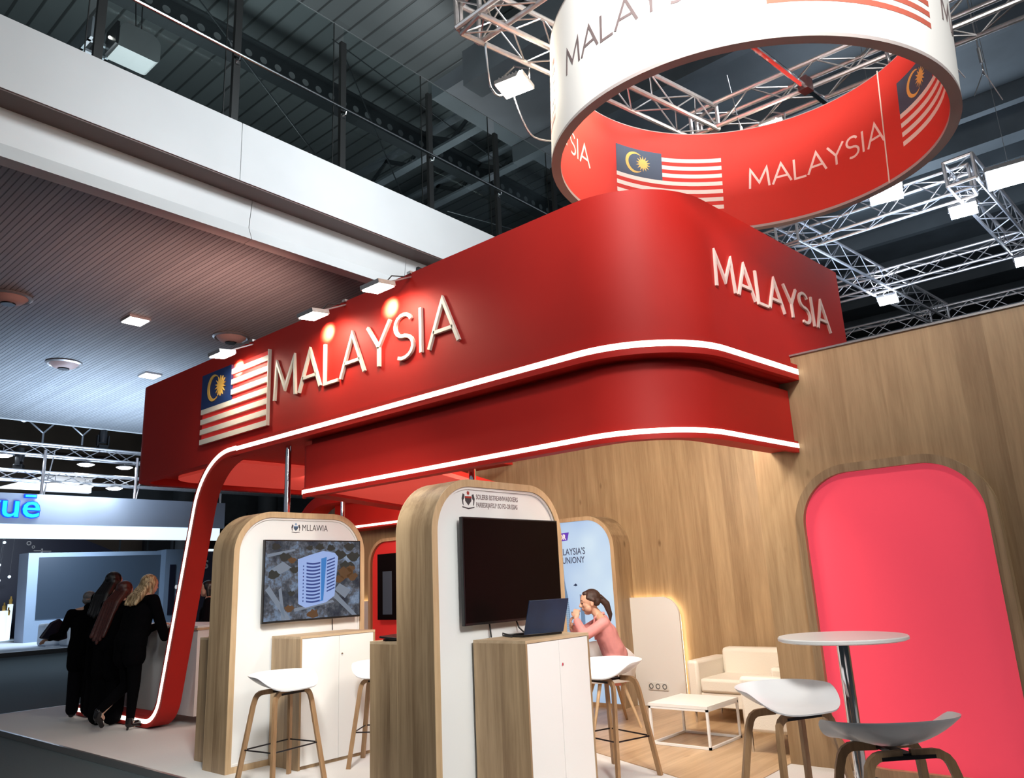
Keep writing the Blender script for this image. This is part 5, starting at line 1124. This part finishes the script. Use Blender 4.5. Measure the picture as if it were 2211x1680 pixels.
def standing(label, loc, rz, H, lean, J, cloth, skin, hair_m, hair, shoe='shoe', group=None, coat_len=.78, heel=0, head_tilt=0, wide=1.18):
    """faces local +Y. J overrides joints (already leaned)."""
    k = H/1.70; t = thing('person', label, 'person', loc, rz, group)
    hip = (0, 0, .93*k); U = lambda x, y, z: rotx((x*k*wide, y*k, z*k), hip, -lean)
    D = dict(hipL=Vector((-.085*k, 0, .92*k)), hipR=Vector((.085*k, 0, .92*k)), kneeL=Vector((-.09*k, .02, .50*k)), kneeR=Vector((.09*k, .02, .50*k)), ankL=Vector((-.09*k, 0, .09*k)), ankR=Vector((.09*k, 0, .09*k)),
             chest=U(0, -.01, 1.25), shL=U(-.175, -.01, 1.40), shR=U(.175, -.01, 1.40), neck=U(0, -.01, 1.46), waist=U(0, 0, 1.08), elL=U(-.21, .02, 1.13), elR=U(.21, .02, 1.13), wrL=U(-.17, .22, 1.05), wrR=U(.17, .22, 1.05))
    D.update({a: Vector(b) for a, b in J.items()}); hc = U(0, .025, 1.585)
    if 'head' in J: hc = Vector(J['head'])
    R3 = Matrix.Rotation(-lean*.4+head_tilt, 3, 'X') @ Matrix.Rotation(J.get('turn', (0,))[0] if 'turn' in J else 0, 3, 'Z')
    B = head_items(hc, R3, k)+[('c', D['neck'], .050*k, hc-Vector((0, .02, .05))*k, .050*k), ('c', D['chest']-Vector((.06, 0, 0)), .10*k, D['chest']+Vector((.06, 0, 0)), .10*k), ('c', D['waist'], .11*k, D['chest'], .11*k), ('c', D['hipL'], .10*k, D['hipR'], .10*k), ('c', D['waist'], .11*k, (D['hipL']+D['hipR'])/2, .12*k), ('c', D['neck'], .05*k, D['chest'], .09*k)]
    for s_ in 'LR': B += [('c', D['hip'+s_], .078*k, D['knee'+s_], .050*k), ('c', D['knee'+s_], .050*k, D['ank'+s_], .036*k), ('c', D['ank'+s_], .036*k, D['ank'+s_]+Vector((0, .05, -.045)), .03*k), ('c', D['neck'], .05*k, D['sh'+s_], .055*k), ('c', D['sh'+s_], .052*k, D['el'+s_], .038*k), ('c', D['el'+s_], .038*k, D['wr'+s_], .026*k)]
    for s_, th in (('L', 1), ('R', -1)):
        d = (D['wr'+s_]-D['el'+s_]).normalized(); B += hand(D['wr'+s_], d+Vector((0, 0, -.1)), (0, 0, -1), k, .35, th)
    blob('body', B, skin, t, .0085); face_parts(hc, R3, t, k)
    # jacket / coat
    top = [('c', D['shL'], .068*k, D['shR'], .068*k), ('c', D['chest']-Vector((.075*k*wide, 0, 0)), .118*k, D['chest']+Vector((.075*k*wide, 0, 0)), .118*k), ('c', D['waist']-Vector((.070*k, 0, 0)), .125*k, D['waist']+Vector((.070*k, 0, 0)), .125*k), ('c', D['waist']-Vector((.065*k, 0, 0)), .125*k, D['hipL'], .13*k), ('c', D['waist']+Vector((.065*k, 0, 0)), .125*k, D['hipR'], .13*k), ('c', D['chest']-Vector((.08*k, 0, 0)), .12*k, D['waist']-Vector((.070*k, 0, 0)), .125*k), ('c', D['chest']+Vector((.08*k, 0, 0)), .12*k, D['waist']+Vector((.070*k, 0, 0)), .125*k), ('c', D['chest'], .125*k, D['waist'], .12*k),
           ('c', D['waist'], .12*k, (D['hipL']+D['hipR'])/2, .14*k), ('c', D['hipL'], .12*k, D['hipR'], .12*k), ('c', D['neck'], .062*k, D['chest'], .10*k), ('c', D['neck']+Vector((0, -.01, .0)), .06*k, D['neck']+Vector((0, -.02, .02)), .056*k)]
    for s_ in 'LR': top += [('c', D['sh'+s_], .069*k, D['el'+s_], .054*k), ('c', D['el'+s_], .054*k, D['wr'+s_]-(D['wr'+s_]-D['el'+s_]).normalized()*.02, .042*k), ('c', D['hip'+s_]+Vector((0, 0, .05)), .12*k, D['hip'+s_]-Vector((0, 0, (.93-coat_len)*k)), .125*k)]
    blob('jacket', top, cloth[0], t, .010)
    tr = [('c', D['hipL'], .10*k, D['hipR'], .10*k)]
    for s_ in 'LR': tr += [('c', D['hip'+s_], .096*k, D['knee'+s_], cloth[2]*k), ('c', D['knee'+s_], cloth[2]*k, D['ank'+s_]+Vector((0, 0, .03)), cloth[3]*k)]
    blob('trousers', tr, cloth[1], t, .009)
    for s_ in 'LR':
        a = D['ank'+s_]; pt = Vector(J.get('toe'+s_, a+Vector((0, .15*k, -.055*k))))
        f = [('c', a+Vector((0, 0, .03)), .046*k, a+Vector((0, -.012, -.03)), .040*k), ('c', a+Vector((0, .0, -.035)), .036*k, a.lerp(pt, .6)+Vector((0, 0, -.0)), .034*k), ('c', a.lerp(pt, .6), .034*k, pt, .026*k)]
        sh_ = blob('shoe', f, shoe, t, .008, 2)
        if heel: MB().tube([a+Vector((0, -.02, -.05)), a+Vector((0, -.03, -a.z+.002 if a.z < .14 else -.09))], [.018, .010], 8).build('heel', 'black', sh_)
    hi = hair(hc, R3, k, D); blob('hair', hi, hair_m, t, .008, 2)
    return t, D, hc, R3
def hair_long(L_, w=.06, sway=0.0, dens=1):
    def f(c, R3, k, D):
        P = lambda x, y, z: Vector(c)+R3 @ Vector((x*k, y*k, z*k))
        it = [('e', P(0, -.022, .040), (.094*k, .098*k, .092*k)), ('c', P(-.05, -.05, .0), .055*k, P(.05, -.05, .0), .055*k)]
        for i in range(5):
            x = (i-2)*.030; e = Vector(P(x, -.072, -.03)); e2 = Vector((e.x+x*.35*k+sway*.5, D['neck'].y-.115*k, D['neck'].z-.03*k)); e3 = e2+Vector((x*.2+sway, -(.03+.24*L_)*k, -L_*k*(1-.08*abs(i-2))))
            it += [('c', e, .042*k, e2, .042*k), ('c', e2, .040*k, e3, .022*k)]
        for sx in (-1, 1): it.append(('c', P(sx*.078, -.012, .02), .026*k, P(sx*.082, -.03, -.10), .026*k))
        return it
    return f
def hair_short(c, R3, k, D):
    P = lambda x, y, z: Vector(c)+R3 @ Vector((x*k, y*k, z*k))
    return [('e', P(0, -.020, .045), (.088*k, .092*k, .082*k)), ('c', P(-.04, -.055, -.01), .044*k, P(.04, -.055, -.01), .044*k)]
GV = 'visitors in black leaning on the counter'
# blond woman, nearest
standing('woman with shoulder length blond hair in black suit leaning on the counter', (4.34, 10.02, 0), radians(-80), 1.82, radians(15),
         dict(kneeL=(-.10, .06, .50), ankL=(-.14, -.25, .20), toeL=(-.14, -.20, .07), ankR=(.10, .0, .10), wrL=(-.22, .52, 1.16), wrR=(.20, .50, 1.16), elL=(-.27, .34, 1.10), elR=(.29, .26, 1.04)),
         ('cloth_black', 'cloth_black', .068, .045), 'skin_f', 'hair_blond', hair_long(.07, .06), heel=1, coat_len=.78)
standing('woman with very long auburn hair in black clothes, between the blond and the tall visitor', (4.36, 10.66, 0), radians(-66), 1.76, radians(14),
         dict(kneeR=(.10, .05, .50), ankR=(.12, .0, .10), wrL=(-.20, .50, 1.13), wrR=(.20, .48, 1.13), elL=(-.26, .30, 1.05), elR=(.28, .28, 1.05)),
         ('cloth_black', 'cloth_black', .11, .12), 'skin_f', 'hair_auburn', hair_long(.46, .06, -.05), heel=1, coat_len=.62)
standing('tall person with black hair and black coat, behind the auburn haired woman', (4.50, 11.22, 0), radians(-70), 1.88, radians(6),
         dict(), ('cloth_black', 'cloth_charcoal', .10, .10), 'skin', 'hair_black', hair_long(.25), heel=1, coat_len=.55)
t, D, hc, R3 = standing('shorter grey haired person in black at the far left of the group, arm stretched out', (4.42, 11.62, 0), radians(-30), 1.64, radians(4),
         dict(elL=(-.30, .02, 1.08), wrL=(-.46, .12, 1.04), elR=(.26, .12, 1.06), wrR=(.12, .34, 1.08)), ('cloth_black', 'cloth_charcoal', .09, .08), 'skin', 'hair_grey', hair_short, coat_len=.72)
fo = thing('dark_coat', 'dark navy coat hanging over the outstretched arm at the left', 'coat', (4.12, 11.95, .98), radians(20)); fo.scale = (.75, .75, .75)
MB().prism([(-.06, .36), (.10, .42), (.26, .30), (.30, .05), (.12, .02), (-.26, .10), (-.20, .18)], lambda u, v, d: (u, d, v), -.03, .03).build('cloth', 'night', fo, bevel=.02)
standing('woman with long dark hair in black standing behind the counter, face in profile', (6.02, 11.35, 0), radians(62), 1.72, 0,
         dict(), ('cloth_charcoal', 'cloth_black', .07, .05), 'skin_f', 'hair_black', hair_long(.24), coat_len=.85)

# seated woman in pink
t = thing('person', 'seated woman with brown ponytail in pink blazer, one hand raised to her mouth', 'person', (7.10, 4.92, 0), radians(40))
J = dict(head=(0, .115, 1.245), neck=(0, .03, 1.10), chest=(0, -.035, .91), waist=(0, -.10, .70), hipL=(-.09, -.12, .55), hipR=(.09, -.12, .55), shL=(-.165, .0, 1.035), shR=(.165, .0, 1.035),
         elL=(-.20, .215, .915), elR=(.19, .24, .92), wrL=(-.085, .285, 1.085), wrR=(.06, .33, .99), kneeL=(-.12, .34, .53), kneeR=(.12, .34, .53), ankL=(-.11, .30, .09), ankR=(.11, .30, .09))
J = {a: Vector(b) for a, b in J.items()}; R3 = Matrix.Rotation(radians(-8), 3, 'X')
B = head_items(J['head'], R3, 1.12)+[('c', J['neck'], .048, J['head']-Vector((0, .02, .06)), .046), ('c', J['neck'], .05, J['chest'], .09), ('c', J['chest'], .11, J['waist'], .10), ('c', J['waist'], .11, (J['hipL']+J['hipR'])/2, .12), ('c', J['hipL'], .10, J['hipR'], .10)]
for s_ in 'LR': B += [('c', J['hip'+s_], .08, J['knee'+s_], .055), ('c', J['knee'+s_], .052, J['ank'+s_], .036), ('c', J['ank'+s_], .036, J['ank'+s_]+Vector((0, .14, -.055)), .028), ('c', J['neck'], .05, J['sh'+s_], .05), ('c', J['sh'+s_], .05, J['el'+s_], .038), ('c', J['el'+s_], .038, J['wr'+s_], .025)]
B += hand(J['wrL'], (.25, -.12, 1), (.9, -.4, 0), .95, .75, 1)+hand(J['wrR'], (-.35, .1, .9), (0, -1, .1), .95, .6, -1)
blob('body', B, 'skin_f', t, .0065, 2); face_parts(J['head'], R3, t, 1.12)
top = [('c', J['shL'], .062, J['shR'], .062), ('c', J['chest']-Vector((.07, 0, 0)), .115, J['chest']+Vector((.07, 0, 0)), .115), ('c', J['waist']-Vector((.05, 0, 0)), .105, J['waist']+Vector((.05, 0, 0)), .105), ('c', J['chest'], .125, J['waist'], .12), ('c', J['waist'], .12, (J['hipL']+J['hipR'])/2+Vector((0, 0, -.02)), .145), ('c', J['hipL'], .125, J['hipR'], .125), ('c', J['neck']-Vector((0, .01, .035)), .062, J['chest'], .10)]
for s_ in 'LR': top += [('c', J['sh'+s_], .064, J['el'+s_], .054), ('c', J['el'+s_], .056, J['wr'+s_]-(J['wr'+s_]-J['el'+s_]).normalized()*.035, .043)]
top += [('c', J['neck']-Vector((0, .03, .05)), .075, J['waist']-Vector((0, .03, 0)), .12), ('c', J['shL']-Vector((-.02, 0, .02)), .07, J['waist']-Vector((.05, 0, -.06)), .11), ('c', J['shR']-Vector((.02, 0, .02)), .07, J['waist']-Vector((-.05, 0, -.06)), .11)]
blob('blazer', top, 'cloth_pink', t, .008, 9)
MB().tube([(-.045, .085, 1.085), (-.052, .03, 1.115), (-.03, -.02, 1.13), (.03, -.02, 1.13), (.052, .03, 1.115), (.045, .085, 1.085)], .013, 8).tube([(-.045, .085, 1.085), (-.04, .10, .98), (-.02, .085, .86)], .010, 8).build('collar', 'cloth_pink', t)
tr = [('c', J['hipL'], .11, J['hipR'], .11)]
for s_ in 'LR': tr += [('c', J['hip'+s_], .10, J['knee'+s_], .072), ('c', J['knee'+s_], .07, J['ank'+s_]+Vector((0, 0, .02)), .055)]
blob('trousers', tr, 'cloth_charcoal', t, .009)
for s_ in 'LR': blob('shoe', [('c', J['ank'+s_]+Vector((0, -.02, -.045)), .036, J['ank'+s_]+Vector((0, .13, -.058)), .030)], 'shoe', t, .008, 1)
hc = J['head']; P = lambda x, y, z: hc+R3 @ Vector((x, y, z))*1.12
blob('hair', [('e', P(0, -.024, .044), (.098, .102, .092)), ('c', P(-.03, .035, .088), .028, P(.03, .035, .088), .028), ('c', P(-.045, -.055, .0), .048, P(.045, -.055, .0), .048), ('c', P(-.066, .02, .05), .022, P(-.076, -.03, .02), .026), ('c', P(.066, .02, .05), .022, P(.076, -.03, .02), .026), ('c', P(0, -.10, .03), .036, P(0, -.15, -.04), .038), ('c', P(0, -.15, -.04), .038, P(0, -.165, -.14), .026), ('c', P(0, -.165, -.14), .026, P(0, -.155, -.20), .010)], 'hair_brown', t, .006, 2)
MB().tube([P(.03*cos(i*pi/5), -.115+.012*sin(i*pi/5), .025+.028*sin(i*pi/5)) for i in range(11)], .008, 6).build('hair_tie', 'black', t)
